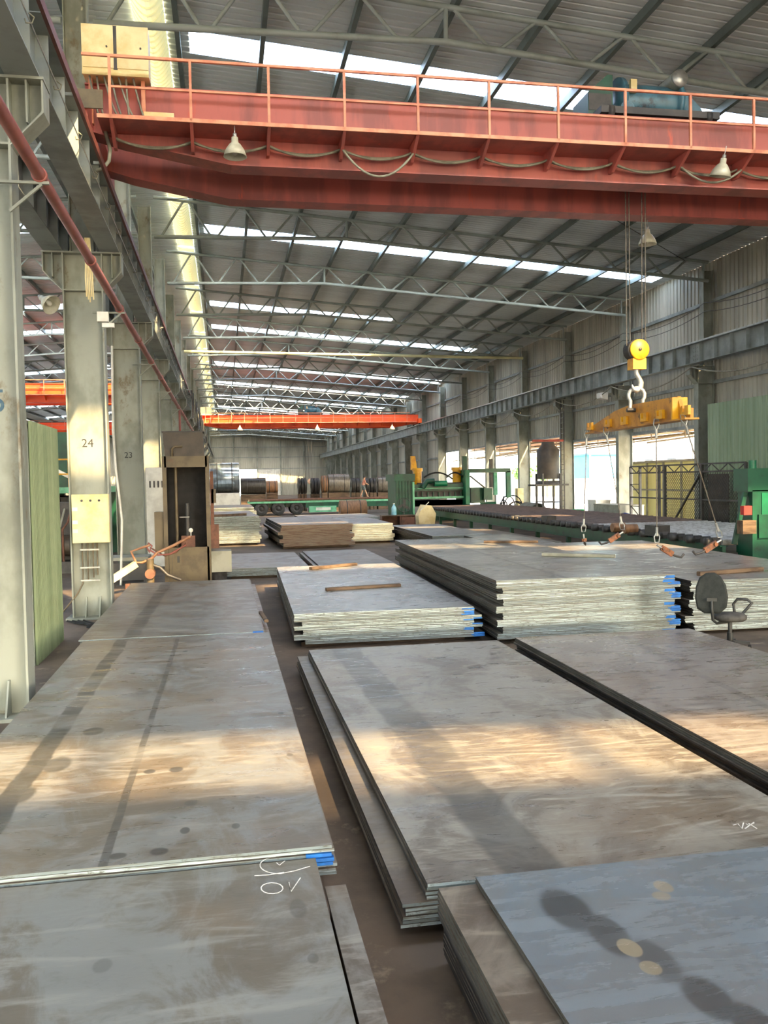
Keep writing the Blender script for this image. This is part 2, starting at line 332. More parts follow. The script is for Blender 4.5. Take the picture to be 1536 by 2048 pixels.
# trusses ---------------------------------------------------------------
BC = [(-2.25, 11.5), (4.75, 11.64), (19.5, 10.42)]
def bz(x):
    (x0, z0), (x1, z1), (x2, z2) = BC
    return z0+(z1-z0)*(x-x0)/(x1-x0) if x < x1 else z1+(z2-z1)*(x-x1)/(x2-x1)
def tz(x): return zr(x)-.30
def truss_meshes():
    r = {}
    r['top_chord'] = MB().cyl((-2.25, 0, tz(-2.25)), (19.5, 0, tz(19.5)), .065, 8).mesh('top_chord', m_truss)
    r['bottom_chord'] = MB().tube([(x, 0, z) for x, z in BC], .072, 8).mesh('bottom_chord', m_truss)
    r['king_post'] = MB().cyl((4.75, 0, bz(4.75)), (4.75, 0, tz(4.75)), .05, 8).mesh('king_post', m_truss)
    r['end_post'] = MB().cyl((19.3, 0, bz(19.3)), (19.3, 0, tz(19.3)), .04, 6).mesh('end_post', m_truss)
    nodes = [-2.1+1.975*i for i in range(12)]; dg = []
    for i in range(len(nodes)-1):
        a, b = nodes[i], nodes[i+1]; m = (a+b)/2
        for (p, q) in (((a+.09, bz(a)), (m-.08, tz(m))), ((m+.08, tz(m)), (b-.09, bz(b)))):
            if q[0] < 19.4: dg.append(MB().cyl((p[0], 0, p[1]), (q[0], 0, q[1]), .042, 6).mesh('diagonal', m_truss))
    r['diag'] = dg
    w = MB()
    for i in range(len(nodes)-1):
        a, b = nodes[i], nodes[i+1]; m = (a+b)/2
        w.bar((a+.09, 0, bz(a)), (m-.08, 0, tz(m)), .06, .06).bar((m+.08, 0, tz(m)), (b-.09, 0, bz(b)), .06, .06)
    r['web'] = w.mesh('lattice_web', m_truss)
    return r
TM = truss_meshes()
ORD = ['first', 'second', 'third', 'fourth', 'fifth', 'sixth', 'seventh', 'eighth', 'ninth', 'tenth']
for i, y in enumerate(YK):
    if y < 2: continue
    k = round((y-Y0)/DY)
    lab = {1: 'grey tubular roof truss just above and behind the near red crane', 2: 'grey tubular roof truss hidden mostly behind the red crane girders', 3: 'first whole grey roof truss seen below the red crane',
           4: 'pale roof truss next beyond the first one seen below the red crane'}.get(k)
    t = thing('roof_truss', lab or ('grey tubular roof truss, %s in line beyond the near red crane' % nth(k-1) if k > 4 else 'grey roof truss overhead nearest the camera, %s in front of the red crane' % nth(1-k)), 'truss', (0, y, 0), 0, None if lab else ('roof trusses farther back' if k > 4 else 'trusses overhead'))
    for n in ('top_chord', 'bottom_chord', 'king_post', 'end_post'): ob(n, TM[n], t)
    if k <= 9:
        for d in TM['diag']: ob('diagonal', d, t)
    else: ob('lattice_web', TM['web'], t)
    if k >= 0 and k <= 12:      # the neighbouring bay on the left has the same trusses, mirrored
        t2 = thing('roof_truss', 'grey roof truss of the left-hand bay, %s counted from the camera' % nth(k+1), 'truss', (-5.1, y, 0), 0, 'roof trusses of the left bay'); t2.scale = (-1, 1, 1)
        for n in ('top_chord', 'bottom_chord', 'king_post'): ob(n, TM[n], t2)
        ob('lattice_web', TM['web'], t2)

# columns -----------------------------------------------------------------
ZB, ZT = 6.36, 7.08                                   # bracket bottom and top
def col_meshes(side):
    """H column standing with its web across the hall; side -1: the middle row carrying two runways, +1: the wall row"""
    r = []; hw = .36
    r.append(('base_plate', MB().box(-hw-.12, hw+.12, -.3, .3, .0, .04), m_col))
    for dx in (-.12, .14): r.append(('base_rib', MB().prism([(-.25, .04), (-.012, .04), (-.012, .42), (-.08, .42)], dx-.01, dx+.01, 'x'), m_col))
    r.append(('web', MB().box(-hw, hw, -.012, .012, .04, ZT), m_col))
    for s in (-1, 1): r.append(('flange', MB().box(s*hw-.013, s*hw+.013, -.17, .17, .04, ZT-.02), m_col))
    r.append(('seam_stiffener', MB().box(-hw+.013, hw-.013, -.17, -.012, ZB-.012, ZB+.012), m_col))
    ends = (-1, 1) if side < 0 else (-1,)
    for s in ends:
        r.append(('bracket_web', MB().prism([(s*(hw+.013), ZB), (s*.71, ZB+.36), (s*.71, ZT-.02), (s*(hw+.013), ZT-.02)], -.02, .02), m_col))
        r.append(('bracket_flange', MB().bar((s*(hw+.02), 0, ZB-.01), (s*.72, 0, ZB+.35), .34, .02, (0, 1, 0)), m_col) if False else ('bracket_flange', MB().prism([(s*(hw+.013), ZB-.02), (s*.73, ZB+.35), (s*.73, ZT-.02), (s*.71, ZT-.02), (s*.71, ZB+.36), (s*(hw+.013), ZB)], -.17, .17), m_col))
        r.append(('bracket_stiffener', MB().box(s*.55-.01, s*.55+.01, -.16, -.02, ZB+.24, ZT-.02), m_col))
    x0, x1 = (-.74, .74) if side < 0 else (-.74, hw+.02)
    r.append(('cap_plate', MB().box(x0, x1, -.19, .19, ZT-.02, ZT+.01), m_col))
    u = MB(); c = 0 if side < 0 else .12
    top = 12.55 if side < 0 else 11.0
    u.box(c-.22, c-.2, -.15, .15, ZT+.01, top).box(c+.2, c+.22, -.15, .15, ZT+.01, top).box(c-.2, c+.2, -.01, .01, ZT+.01, top)
    r.append(('upper_column', u, m_col))
    return [(n, mb.mesh(n, m)) for n, mb, m in r]
CML, CMR = col_meshes(-1), col_meshes(1)
XL = -2.58; XRC = 19.72
lefts = {}
LLAB = {0: 'nearest pale grey steel column at the left edge, lettered with a blue 5', 1: 'pale grey steel column numbered 24 carrying a cream control box', 2: 'pale grey steel column numbered 23 behind column 24', 3: 'pale grey steel column next behind the one numbered 23'}
RLAB = {3: 'grey wall column beside the green corrugated sheet at the right', 4: 'grey wall column right behind the hanging yellow spreader beam', 5: 'grey wall column with ladder beside the tall hopper', 6: 'dark grey wall column with a cream switch box at its foot', 7: 'pale wall column behind the green gate frame of the levelling machine'}
for k in range(0, NB):
    y = Y0+DY*k
    t = thing('steel_column', LLAB.get(k, 'grey steel column of the left row, %s counted from the camera' % nth(k+1)), 'column', (XL, y, 0), 0, None if k in LLAB else 'far columns of the left row')
    for n, me in CML:
        if k > 9 and n in ('base_rib', 'base_plate', 'seam_stiffener', 'bracket_stiffener'): continue
        ob(n, me, t)
    lefts[k] = t
    if k >= 1:
        t = thing('steel_column', RLAB.get(k, 'grey steel column of the right wall, %s beyond the green sheet' % nth(k-2) if k > 3 else 'grey right wall column, %s one this side of the green sheet' % nth(3-k)), 'column', (XRC, y+.7, 0), 0, None if k in RLAB else ('far columns of the right wall' if k > 3 else 'near right wall columns'))
        for n, me in CMR:
            if k > 9 and n in ('base_rib', 'base_plate', 'seam_stiffener', 'bracket_stiffener'): continue
            ob(n, me, t)
# stencilled numbers
for k, txt, sz, z, dx, m in ((0, '25', .37, 3.55, .02, m_num), (1, '24', .23, 3.42, -.02, m_numg), (2, '23', .23, 3.42, -.02, m_numg)):
    o = ob('number_stencil', text_mesh(txt, sz, m), lefts[k], (dx, -.0145, z), rot=(math.pi/2, 0, 0)); o['label'] = 'stencilled column number'

# crane runways ---------------------------------------------------------
def runway(x, label, name_rail=True, far=NB):
    t = thing('crane_runway', label, 'runway beam', (x, Y0, 0))
    seg = MB().box(-.006, .006, .01, DY-.01, 7.11, 7.88).mesh('beam_web', m_beam)
    fb = MB().box(-.18, .18, .01, DY-.01, 7.09, 7.11).mesh('bottom_flange', m_beam); ft = MB().box(-.2, .2, .01, DY-.01, 7.88, 7.9).mesh('top_flange', m_beam)
    st = MB().box(-.16, .16, -.006, .006, 7.11, 7.88).mesh('stiffener', m_beam)
    sp = MB()
    for a in range(3):
        for b in range(4):
            for s in (-1, 1): sp.cyl((s*.006, -.14+a*.14, 7.25+b*.16), (s*.03, -.14+a*.14, 7.25+b*.16), .022, 6)
    sp = sp.mesh('splice_bolts', m_beam)
    for k in range(-1, far-1):
        ob('beam_web', seg, t, (0, DY*k, 0)); ob('bottom_flange', fb, t, (0, DY*k, 0)); ob('top_flange', ft, t, (0, DY*k, 0))
        if k < 10:
            for j in range(7): ob('stiffener', st, t, (0, DY*k+.53+j*1.057, 0))
            o = ob('splice_bolt', sp, t, (0, DY*k+.02, 0)); o['kind'] = 'stuff'
    MB().box(-.03, .03, -DY, DY*(far-1), 7.9, 8.0).obj('rail', m_galv, t)
    return t
runway(-2.06, 'grey riveted crane runway beam along the left columns of this bay')
runway(-3.1, 'grey crane runway beam on the far side of the left columns', far=14)
runway(18.95, 'grey crane runway beam with stiffeners along the right wall')

# right wall -----------------------------------------------------------------
def vsheet(y0, y1, z0, z1f, x, mat, name, parent, pitch=.3, dep=.035):
    """vertical corrugated sheet in a plane of constant x; z1f(y) gives the top edge"""
    n = max(1, round((y1-y0)/pitch)); pr = []
    for i in range(n):
        for a, h in ((0, 0), (.5, 0), (.58, dep), (.92, dep)): pr.append((y0+(i+a)*(y1-y0)/n, h))
    pr.append((y1, 0)); m = len(pr)
    return MB().add([(x+h, y, z0) for y, h in pr]+[(x+h, y, z1f) for y, h in pr], [(j, j+1, m+j+1, m+j) for j in range(m-1)]).obj(name, mat, parent)
wr = struct(ob('wall_right', None))
for k in range(-3, NB):
    y0, y1 = Y0+DY*k+.7, Y0+DY*(k+1)+.7; zo = None
    if 3 <= k <= 4: zo = 4.72
    elif 5 <= k <= 8: zo = 5.12
    if y1 > YE+DY: break
    vsheet(y0, y1, 8.25, 11.42, XR, m_wall, 'upper_wall_sheet', wr)
    vsheet(y0, y1, zo or 0, 8.2, XR, m_wall, 'lower_wall_sheet', wr)
    for z in ([9.75, 8.22, 6.4]+([zo-.06] if zo else [4.6, 2.4])): MB().box(XR-.14, XR-.02, y0+.2, y1-.2, z-.07, z+.07).obj('wall_rail', m_beam, wr)
# left outer wall, low openings added to let daylight in; far gable
wlft = struct(ob('wall_left', None))
for k in range(-3, NB-1):
    y0, y1 = Y0+DY*k, Y0+DY*(k+1)
    vsheet(y0, y1, 5.0, 11.3, -25.2, m_wall, 'upper_wall_sheet', wlft)
    if k % 3 == 0: vsheet(y0, y1, 0, 5.0, -25.2, m_wall, 'lower_wall_sheet', wlft)
wb_ = struct(ob('wall_back', None)); yb = YE-.5
def gsheet(x0, x1, z0, z1a, z1b, mat, name, pitch=.35):
    n = max(1, round((x1-x0)/pitch)); pr = []
    for i in range(n):
        for a, h in ((0, 0), (.5, 0), (.6, .05), (.9, .05)): pr.append((x0+(i+a)*(x1-x0)/n, h))
    pr.append((x1, 0)); m = len(pr)
    return MB().add([(x, yb-h, z0) for x, h in pr]+[(x, yb-h, z1a+(z1b-z1a)*(x-x0)/(x1-x0)) for x, h in pr], [(j, j+1, m+j+1, m+j) for j in range(m-1)]).obj(name, mat, wb_)
for i in range(5):
    a, b = -2.6+4.58*i, -2.6+4.58*(i+1)
    gsheet(a, b, 5.3, zr(a+.06), zr(b), m_wall, 'gable_sheet')
    if i != 1: gsheet(a, b, 0, 5.2, 5.2, m_white if i == 2 else m_wall, 'gable_sheet')
    MB().box(b-.12, b+.12, yb-.35, yb-.06, 0, zr(b)-.5).obj('gable_post', m_col, wb_)
wf_ = struct(ob('wall_front_light_block', None)); yf = YB-5.9  # unseen gable added behind the camera to cut the light from behind
for i in range(10):
    a, b = -25.2+4.53*i, -25.2+4.53*(i+1); MB().box(a+.02, b-.02, yf, yf+.04, 4.0, min(zr(a), zr(b))-.1).obj('gable_sheet', m_wall, wf_)
for z in (5.25, 7.5, 9.5): MB().box(-2.6, XR, yb-.2, yb-.06, z-.06, z+.06).obj('gable_rail', m_beam, wb_)
for i in range(5): 
    a, b = -25.2+4.52*i, -25.2+4.52*(i+1); gsheet(a, b, 0, zr(a+.01), zr(b), m_wall, 'gable_sheet')
# ------------------------------------------------------------------ steel plates in piles
_pm = {}
m_redge = paint('rust_plate_edge', lin(150, 132, 112), lin(120, 84, 66), 1, .6, stretch=(2, 2, 30), rust=lin(92, 56, 44), rs=2, ra=.56)
def plate_mesh(w, l, th, top, wave=0.0, side=None):
    key = (round(w, 3), round(l, 3), round(th, 4), top.name, round(wave, 3), side.name if side else '')
    if key in _pm: return _pm[key]
    mb = MB(); nx, ny = (10, 6) if wave else (1, 1)
    def wz(i, j): return wave*(math.sin(3.1*i/nx+.4)*.6+math.sin(6.0*i/nx+1.7*j/ny)*.4) if wave else 0
    def V(i, j, k): return (-w/2+w*i/nx, -l/2+l*j/ny, k*th+wz(i, j))
    N = (nx+1)*(ny+1); vs = [V(i, j, k) for k in (0, 1) for j in range(ny+1) for i in range(nx+1)]
    ix = lambda i, j, k: k*N+j*(nx+1)+i
    for k in (0, 1):
        mb.add([], [])
    fs = []; mi = []
    for j in range(ny):
        for i in range(nx):
            fs.append((ix(i, j, 1), ix(i+1, j, 1), ix(i+1, j+1, 1), ix(i, j+1, 1))); mi.append(0)
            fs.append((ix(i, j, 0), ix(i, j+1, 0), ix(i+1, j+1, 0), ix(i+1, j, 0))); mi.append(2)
    for i in range(nx):
        fs.append((ix(i, 0, 0), ix(i+1, 0, 0), ix(i+1, 0, 1), ix(i, 0, 1))); mi.append(1)
        fs.append((ix(i, ny, 0), ix(i, ny, 1), ix(i+1, ny, 1), ix(i+1, ny, 0))); mi.append(1)
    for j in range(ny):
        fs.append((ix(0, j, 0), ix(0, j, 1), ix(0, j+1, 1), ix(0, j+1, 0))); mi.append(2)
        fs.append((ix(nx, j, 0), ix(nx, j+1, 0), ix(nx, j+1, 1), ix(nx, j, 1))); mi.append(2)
    mb.v = vs; mb.f = fs; mb.mi = mi; mb.sm = [False]*len(fs)
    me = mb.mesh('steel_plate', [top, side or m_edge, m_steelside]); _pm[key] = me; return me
def stack(cx, cy, w, l, z0, rows, th, gap, top, toplab, lab, group, rz=0.0, wave=0.0, paint_at=(), jit=.008, under=None, bearer=True, edge=None):
    """rows: list of (n plates, dx, dy); bottom first. Returns the top plate. Every plate is its own object."""
    z = z0; tot = sum(r[0] for r in rows); c, s = math.cos(rz), math.sin(rz); i = 0; last = None
    for (n, dx, dy) in rows:
        for q in range(n):
            i += 1; jx, jy = dx+random.uniform(-jit, jit), dy+random.uniform(-jit, jit)
            istop = i == tot; me = plate_mesh(w, l, th, top if istop else (under or m_plateb), wave, edge)
            o = ob('steel_plate', me, None, (cx+jx*c-jy*s, cy+jx*s+jy*c, z), rz); tag(o, toplab if istop else nth(tot-i+1)+' from the top, '+lab, 'steel plate', group)
            if i-1 in paint_at or (istop and -1 in paint_at):
                MB().box(w/2-.02-random.uniform(.12, .2), w/2+.002, -l/2-.0025, -l/2+random.uniform(.04, .09), .0, th+.0015).obj('blue_paint_mark', m_paintb, o)
            z += th+gap; last = o
    if bearer and z0 > .03:
        for f in (-.46, -.15, .15, .46):
            b = MB().box(-w/2+.1, w/2-.12, -.06, .06, 0, z0-.002).obj('timber_bearer', m_wood, None, (cx-f*l*s, cy+f*l*c, 0), rz)
            tag(b, {-.46: 'front', -.15: 'second', .15: 'third', .46: 'rearmost'}[f]+' timber bearer lying under '+group, 'bearer', 'bearers under '+group)
    return last
def bun(n, *offs): return [(n, a, b) for a, b in offs]
def sp(*q): return q
# left row, near to far
pm_L0 = plate_mat('left_front_plate', lin(126, 128, 126), lin(112, 106, 94), lin(146, 146, 140), .38,
    spots=[(.33, 4.55, .05, .12, .35), (-.62, 4.2, .05, .07, .3), (.36, 4.05, .03, .05, .4)], smear=.6)
pm_L1 = plate_mat('left_middle_plate', lin(124, 125, 122), lin(112, 104, 92), lin(150, 147, 140), .36,
    streaks=[(-1.62, .10, .012, .8, .10), (-.78, .032, .006, .65, .02)],
    spots=[(-1.21, 8.1, .10, .14, .75), (-1.36, 7.2, .12, .22, .7), (-1.5, 6.55, .12, .2, .7), (-1.62, 6.1, .13, .25, .7), (-.62, 6.85, .05, .06, .8), (-.42, 6.85, .06, .07, .8), (-.28, 6.1, .05, .06, .5), (-.30, 5.62, .035, .06, .8), (.02, 5.62, .03, .05, .6), (-.68, 5.32, .06, .05, .8), (-.44, 5.33, .06, .06, .8), (.48, 8.3, .03, .05, .7), (.47, 7.0, .03, .04, .6), (-.9, 9.5, .1, .1, .4), (-.2, 9.0, .05, .05, .6)])
pm_L2 = plate_mat('left_far_plate', lin(122, 121, 116), lin(108, 100, 90), lin(148, 145, 136), .38, streaks=[(-1.55, .13, .012, .7, .12)])
L0 = stack(-.785, 1.55, 2.55, 7.2, .2, [(6, 0, 0)], .018, .006, pm_L0, 'nearest grey steel plate at lower left with chalked letters O V', 'steel plate under the chalked plate at lower left', 'the lower left pile', jit=.006)
tag(MB().box(-.06, .06, -3.4, 3.4, 0, .02).obj('steel_strip', [m_plate], None, (.572, 1.5, .255)), 'narrow steel strip showing along the right edge of the chalked plate', 'steel strip')
tag(MB().box(-.05, .05, -3.3, 3.3, 0, .252).obj('timber_bearer', m_wood, None, (.572, 1.45, 0)), 'long timber bearer under the narrow strip at lower left', 'bearer')
L1 = stack(-.72, 9.04, 2.62, 7.68, .2, [(3, .03, 0), (3, 0, -.02), (1, .012, 0), (1, 0, 0)], .018, .0065, pm_L1, 'long grey steel plate with a line of oil spots beside the left columns', 'steel plate under the oil-spotted plate beside the left columns', 'the pile beside the left columns', jit=.012, paint_at=(3, 4, 5))
L1b = stack(-2.118, 13.0, .11, 14.8, .06, [(2, 0, 0)], .02, .01, m_plateb, 'brown steel plate jutting out beneath the left pile towards the columns', 'lowest steel plate beneath the left pile', 'the lowest left plates', bearer=False)
L2 = stack(-.78, 16.55, 2.62, 7.2, .2, [(3, .10, 0), (4, 0, .02), (1, -.01, 0)], .018, .0065, pm_L2, 'grey steel plate with one dark oil streak beyond the oil-spotted plate', 'steel plate under the streaked plate beyond the oil-spotted one', 'the pile beyond the oil-spotted plate', rz=.0, paint_at=(-1,), jit=.012)
# centre row
pm_C0 = plate_mat('centre_front_plate', lin(142, 138, 128), lin(116, 108, 98), lin(166, 162, 150), .36, streaks=[(1.80, .22, -.02, .52, .18)], smear=1.6)
pm_R0 = plate_mat('right_front_plate', lin(112, 122, 130), lin(120, 126, 130), lin(120, 130, 138), .22,
    spots=[(1.62, 4.02, .13, .24, .75), (1.72, 3.75, .10, .22, .7), (1.83, 3.5, .09, .2, .55), (1.90, 3.2, .10, .18, .7), (1.98, 3.02, .09, .15, .7)], brown=0.0,
    marks=[(1.76, 3.62, .055, .085, .8), (1.775, 3.45, .05, .06, .7), (2.20, 4.13, .05, .07, .7), (2.14, 4.04, .05, .05, .6)], smear=.3)
C0a = stack(2.27, 8.25, 2.70, 7.1, .085, [(3, .0, 0), (2, .02, .0), (1, .0, .0)], .018, .005, m_plateb, 'brown steel plate whose left edge juts out under the centre plate', 'steel plate in the lower tier of the centre pile', 'the lower tier of the centre pile', jit=.008)
C0 = stack(2.40, 8.22, 2.66, 7.0, .224, [(4, 0, 0)], .018, .006, pm_C0, 'large sunlit steel plate in the centre chalked N 4', 'steel plate right under the chalked N 4 plate', 'the upper tier of the centre pile', rz=.0, jit=.008, bearer=False)
R0a = stack(2.42, .9, 2.70, 7.1, .05, [(8, .03, 0), (7, 0, 0)], .018, .007, m_plateb, 'tan steel plate edge left of the blue-grey plate at lower right', 'steel plate in the pile at the lower right corner', 'the lower right pile', jit=.006)
R0 = stack(2.66, .88, 2.76, 7.14, .428, [(2, 0, 0)], .012, .004, pm_R0, 'smooth blue-grey steel plate at lower right with oil patches and footprints', 'thin steel plate right under the blue-grey plate', 'the blue-grey plates', jit=.003, bearer=False)
pm_C1 = plate_mat('second_centre_plate', lin(150, 152, 150), lin(124, 124, 120), lin(172, 172, 166), .33, smear=.8)
C1 = stack(2.555, 17.15, 2.86, 7.6, .08, [(3, .14, 0), (4, -.02, .02), (3, .12, 0), (3, -.02, .02), (3, .10, 0), (5, -.02, 0), (1, -.02, 0)], .0165, .0055, pm_C1, 'pale steel plate carrying two wooden battens on the second centre pile', 'steel plate in the second centre pile under the two battens', 'the second centre pile', rz=-.025, paint_at=(0, 1, 2, 5, 6, 9, 12, 13, 16, 17, 18, 20), under=m_plate)
# right rows
pm_R1 = plate_mat('tall_pile_top_plate', lin(140, 138, 130), lin(120, 116, 106), lin(158, 156, 146), .36, streaks=[(5.0, .05, .02, .4, .04)])
R1 = stack(5.76, 17.67, 2.95, 9.6, .09, [(4, -.02, 0), (5, .08, .02), (5, -.02, 0), (5, .08, .02), (5, -.03, 0), (5, .09, .02), (4, -.02, 0), (4, .08, .02), (4, -.02, 0), (2, -.03, 0)], .0165, .0050, pm_R1, 'top steel plate of the tallest pile lying below the yellow spreader beam', 'steel plate in the tall pile below the yellow spreader beam', 'the tall pile', rz=-.03, paint_at=tuple(i for i in range(43) if i % 10 in (5, 6, 7, 8, 0, 1)), under=m_plate)
pm_R2 = plate_mat('right_pile_top_plate', lin(132, 130, 126), lin(116, 110, 104), lin(150, 148, 142), .36)
R2 = stack(9.12, 17.15, 3.2, 8.6, .06, [(6, .05, 0), (5, -.1, .0), (6, .03, 0), (6, -.03, 0), (6, .04, 0), (5, -.02, .0), (3, 0, 0)], .0165, .0058, pm_R2, 'top steel plate of the pile behind the office chair', 'steel plate in the pile right behind the office chair', 'the pile behind the chair', rz=-.03, jit=.014, under=m_plate)
pm_RR = plate_mat('right_middle_plate', lin(136, 130, 124), lin(120, 110, 102), lin(158, 152, 144), .32, streaks=[(4.4, .06, .09, .35, .1)], smear=1.3)
RR = stack(5.30, 8.1, 2.66, 7.05, .11, [(4, 0, 0), (3, .03, 0), (2, -.015, 0), (2, 0, 0)], .0175, .0052, pm_RR, 'steel plate in front of the office chair at the right edge', 'dark-edged steel plate under the one in front of the chair', 'the pile in front of the chair', jit=.012)
# farther piles
F4 = stack(1.1, 26.2, 2.15, 5.0, .08, [(5, 0, 0), (4, .05, 0)], .018, .006, m_plate, 'low brown steel plate beyond the left cabinet with a sunlit front edge', 'steel plate in the low pile beyond the second centre pile', 'the low pile beyond the second centre pile')
F4b = stack(3.6, 27.0, 2.2, 6.0, .06, [(4, 0, 0), (2, .1, 0)], .018, .006, m_plate, 'flat low steel plate behind the second centre pile', 'steel plate in the flat pile behind the second centre pile', 'the flat pile behind the second centre pile')
F1 = stack(.33, 40.2, 1.95, 7.5, .1, [(4, 0, 0), (4, .06, 0), (4, -.03, 0), (4, .08, 0), (4, 0, 0), (4, .05, 0), (3, -.02, 0)], .03, .011, m_plate, 'top steel plate of the sunlit yellowish pile beside the left cabinet', 'sunlit steel plate in the yellowish pile beside the left cabinet', 'the sunlit pile by the cabinet', under=m_plate, rz=.03)
F2 = stack(3.38, 37.4, 2.80, 7.6, .1, [(4, .1, 0), (4, -.05, 0), (4, .08, 0), (3, -.1, .03), (4, 0, 0), (3, .04, 0)], .028, .010, m_plateb, 'slightly tilted top plate of the rust-edged pile in the middle distance', 'rust-edged steel plate in the middle distance pile', 'the rust-edged pile', rz=.03, under=m_plateb, edge=m_redge)
F3 = stack(5.98, 38.6, 1.75, 6.5, .1, [(4, 0, 0), (4, .05, 0), (4, -.06, 0), (4, .03, 0), (4, -.02, 0)], .026, .010, m_plate, 'top plate of the half-sunlit pile right of the rust-edged one', 'steel plate in the half-sunlit pile right of the rust-edged one', 'the half-sunlit pile')
F5 = stack(8.2, 33.5, 2.2, 8.0, .1, [(4, 0, 0), (4, .06, 0), (4, -.05, 0), (3, 0, 0)], .026, .009, m_plate, 'low plate left of the roller table with a sunlit edge', 'steel plate in the low pile left of the roller table', 'the low pile left of the roller table')
F6 = stack(10.25, 32.0, 1.6, 9.0, .1, [(4, 0, 0), (4, .05, 0), (2, 0, 0)], .026, .009, m_plateb, 'narrow brown plate lying alongside the roller table', 'narrow plate in the pile alongside the roller table', 'the narrow pile alongside the roller table')
F7 = stack(8.6, 25.5, 1.6, 5.0, .08, [(6, 0, 0), (5, .05, 0), (4, 0, 0), (3, .02, 0)], .026, .009, m_plate, 'steel plate behind the tall pile catching sun at its blue painted end', 'steel plate in the pile behind the tall one', 'the pile behind the tall one', paint_at=(14, 15, 16, 17))
F8 = stack(.4, 54.0, 2.6, 7.0, .1, [(3, 0, 0), (3, .2, 0), (3, -.1, 0), (3, .1, 0), (3, -.05, 0)], .045, .028, m_plateb, 'dark rusty top plate of the pile below the galvanised coil', 'dark rusty plate in the loose pile below the galvanised coil', 'the dark pile below the galvanised coil')
F9 = stack(6.2, 48.5, 4.2, 5.0, .1, [(4, 0, 0), (4, .2, 0), (3, -.1, 0)], .035, .016, m_plate, 'curved dark steel sheet topping the pile before the trailer', 'dark steel sheet in the pile before the trailer', 'the dark pile before the trailer')

# chalk marks
def chalk(parent, strokes, z, r=.004):
    loc = parent.location; c, s = math.cos(-parent.rotation_euler.z), math.sin(-parent.rotation_euler.z)
    for st in strokes:
        P = []
        for (px, py) in st:
            g = gz(px, py, z); dx, dy = g.x-loc.x, g.y-loc.y; P.append((dx*c-dy*s, dx*s+dy*c, z-loc.z+.0015))
        mb = MB(); n = len(P)
        L = []; Rr = []
        for i, p in enumerate(P):
            a = Vector(P[max(0, i-1)]); b = Vector(P[min(n-1, i+1)]); d = (b-a); d.z = 0; d = d.normalized() if d.length else Vector((1, 0, 0)); q = Vector((-d.y, d.x, 0))*r
            L.append(Vector(p)+q); Rr.append(Vector(p)-q)
        vs = L+Rr; vs += [v+Vector((0, 0, .0012)) for v in vs]; N = 2*n
        fs = []
        for i in range(n-1): fs += [(N+i, N+i+1, N+n+i+1, N+n+i), (i, i+1, N+i+1, N+i), (n+i, N+n+i, N+n+i+1, n+i+1)]
        mb.add(vs, fs); o = mb.obj('chalk_mark', m_chalk, parent); o['label'] = 'white chalk stroke'
def arc(cx, cy, rx, ry, a0, a1, n=14): return [(cx+rx*math.cos(math.radians(a0+(a1-a0)*i/n)), cy+ry*math.sin(math.radians(a0+(a1-a0)*i/n))) for i in range(n+1)]
zL0 = L0.location.z+.018
chalk(L0, [arc(544, 1777, 22, 11, -20, 345), [(578, 1765), (582, 1784), (601, 1756)], arc(558, 1731, 38, 17, -100, -250, 10)+[(560, 1748), (590, 1742), (620, 1733)], [(509, 1752), (540, 1750), (568, 1745)], [(553, 1726), (559, 1731), (570, 1722)]], zL0, .0032)
zC0 = C0.location.z+.018
chalk(C0, [[(1466, 1651), (1476, 1648), (1484, 1658), (1487, 1646)], [(1492, 1648), (1497, 1651), (1508, 1647)], [(1490, 1658), (1508, 1645)], [(1497, 1647), (1514, 1658)]], zC0, .0042)

# battens lying on the piles ------------------------------------------------
def batten(p, q, z, w, h, label, mat=None, bevel=.012):
    a, b = gz(*p, z), gz(*q, z); d = (b-a); L = d.length; rz = math.atan2(d.y, d.x); mb = MB()
    mb.prism([(-w/2, bevel), (-w/2+bevel, 0), (w/2-bevel, 0), (w/2, bevel), (w/2-.002, h-bevel), (w/2-bevel, h), (-w/2+bevel, h-.004), (-w/2, h-bevel)], -L/2, L/2, 'x')
    o = mb.obj('wooden_batten', mat or m_wood, None, ((a.x+b.x)/2, (a.y+b.y)/2, z+.001), rz); return tag(o, label, 'batten')
zC1 = C1.location.z+.0165
batten((621, 1140), (712, 1131), zC1, .11, .07, 'short dark wooden batten, farther of two on the second centre pile')
batten((652, 1182), (800, 1173), zC1, .11, .06, 'long wooden batten, nearer of two on the second centre pile')
zR1 = R1.location.z+.0165
batten((1085, 1112), (1230, 1116), zR1+.008, .10, .07, 'grey squared timber on the tall pile below the spreader', m_crate)
batten((968, 1086), (1076, 1086), zR1, .1, .06, 'weathered timber lying at the far end of the tall pile')
zR2 = R2.location.z+.0165
batten((1397, 1152), (1524, 1142), zR2, .09, .075, 'pale wooden pole lying on the pile behind the chair')
batten((522, 1228), (533, 1245), L2.location.z-.02, .07, .05, 'small wooden offcut beside the streaked plate on the left').location.x += .0
batten((1420, 1498), (1450, 1512), .002, .1, .07, 'short timber end poking from under the right pile')
batten((425, 1034), (492, 1031), F1.location.z+.031, .12, .10, 'brown batten on top of the sunlit pile')
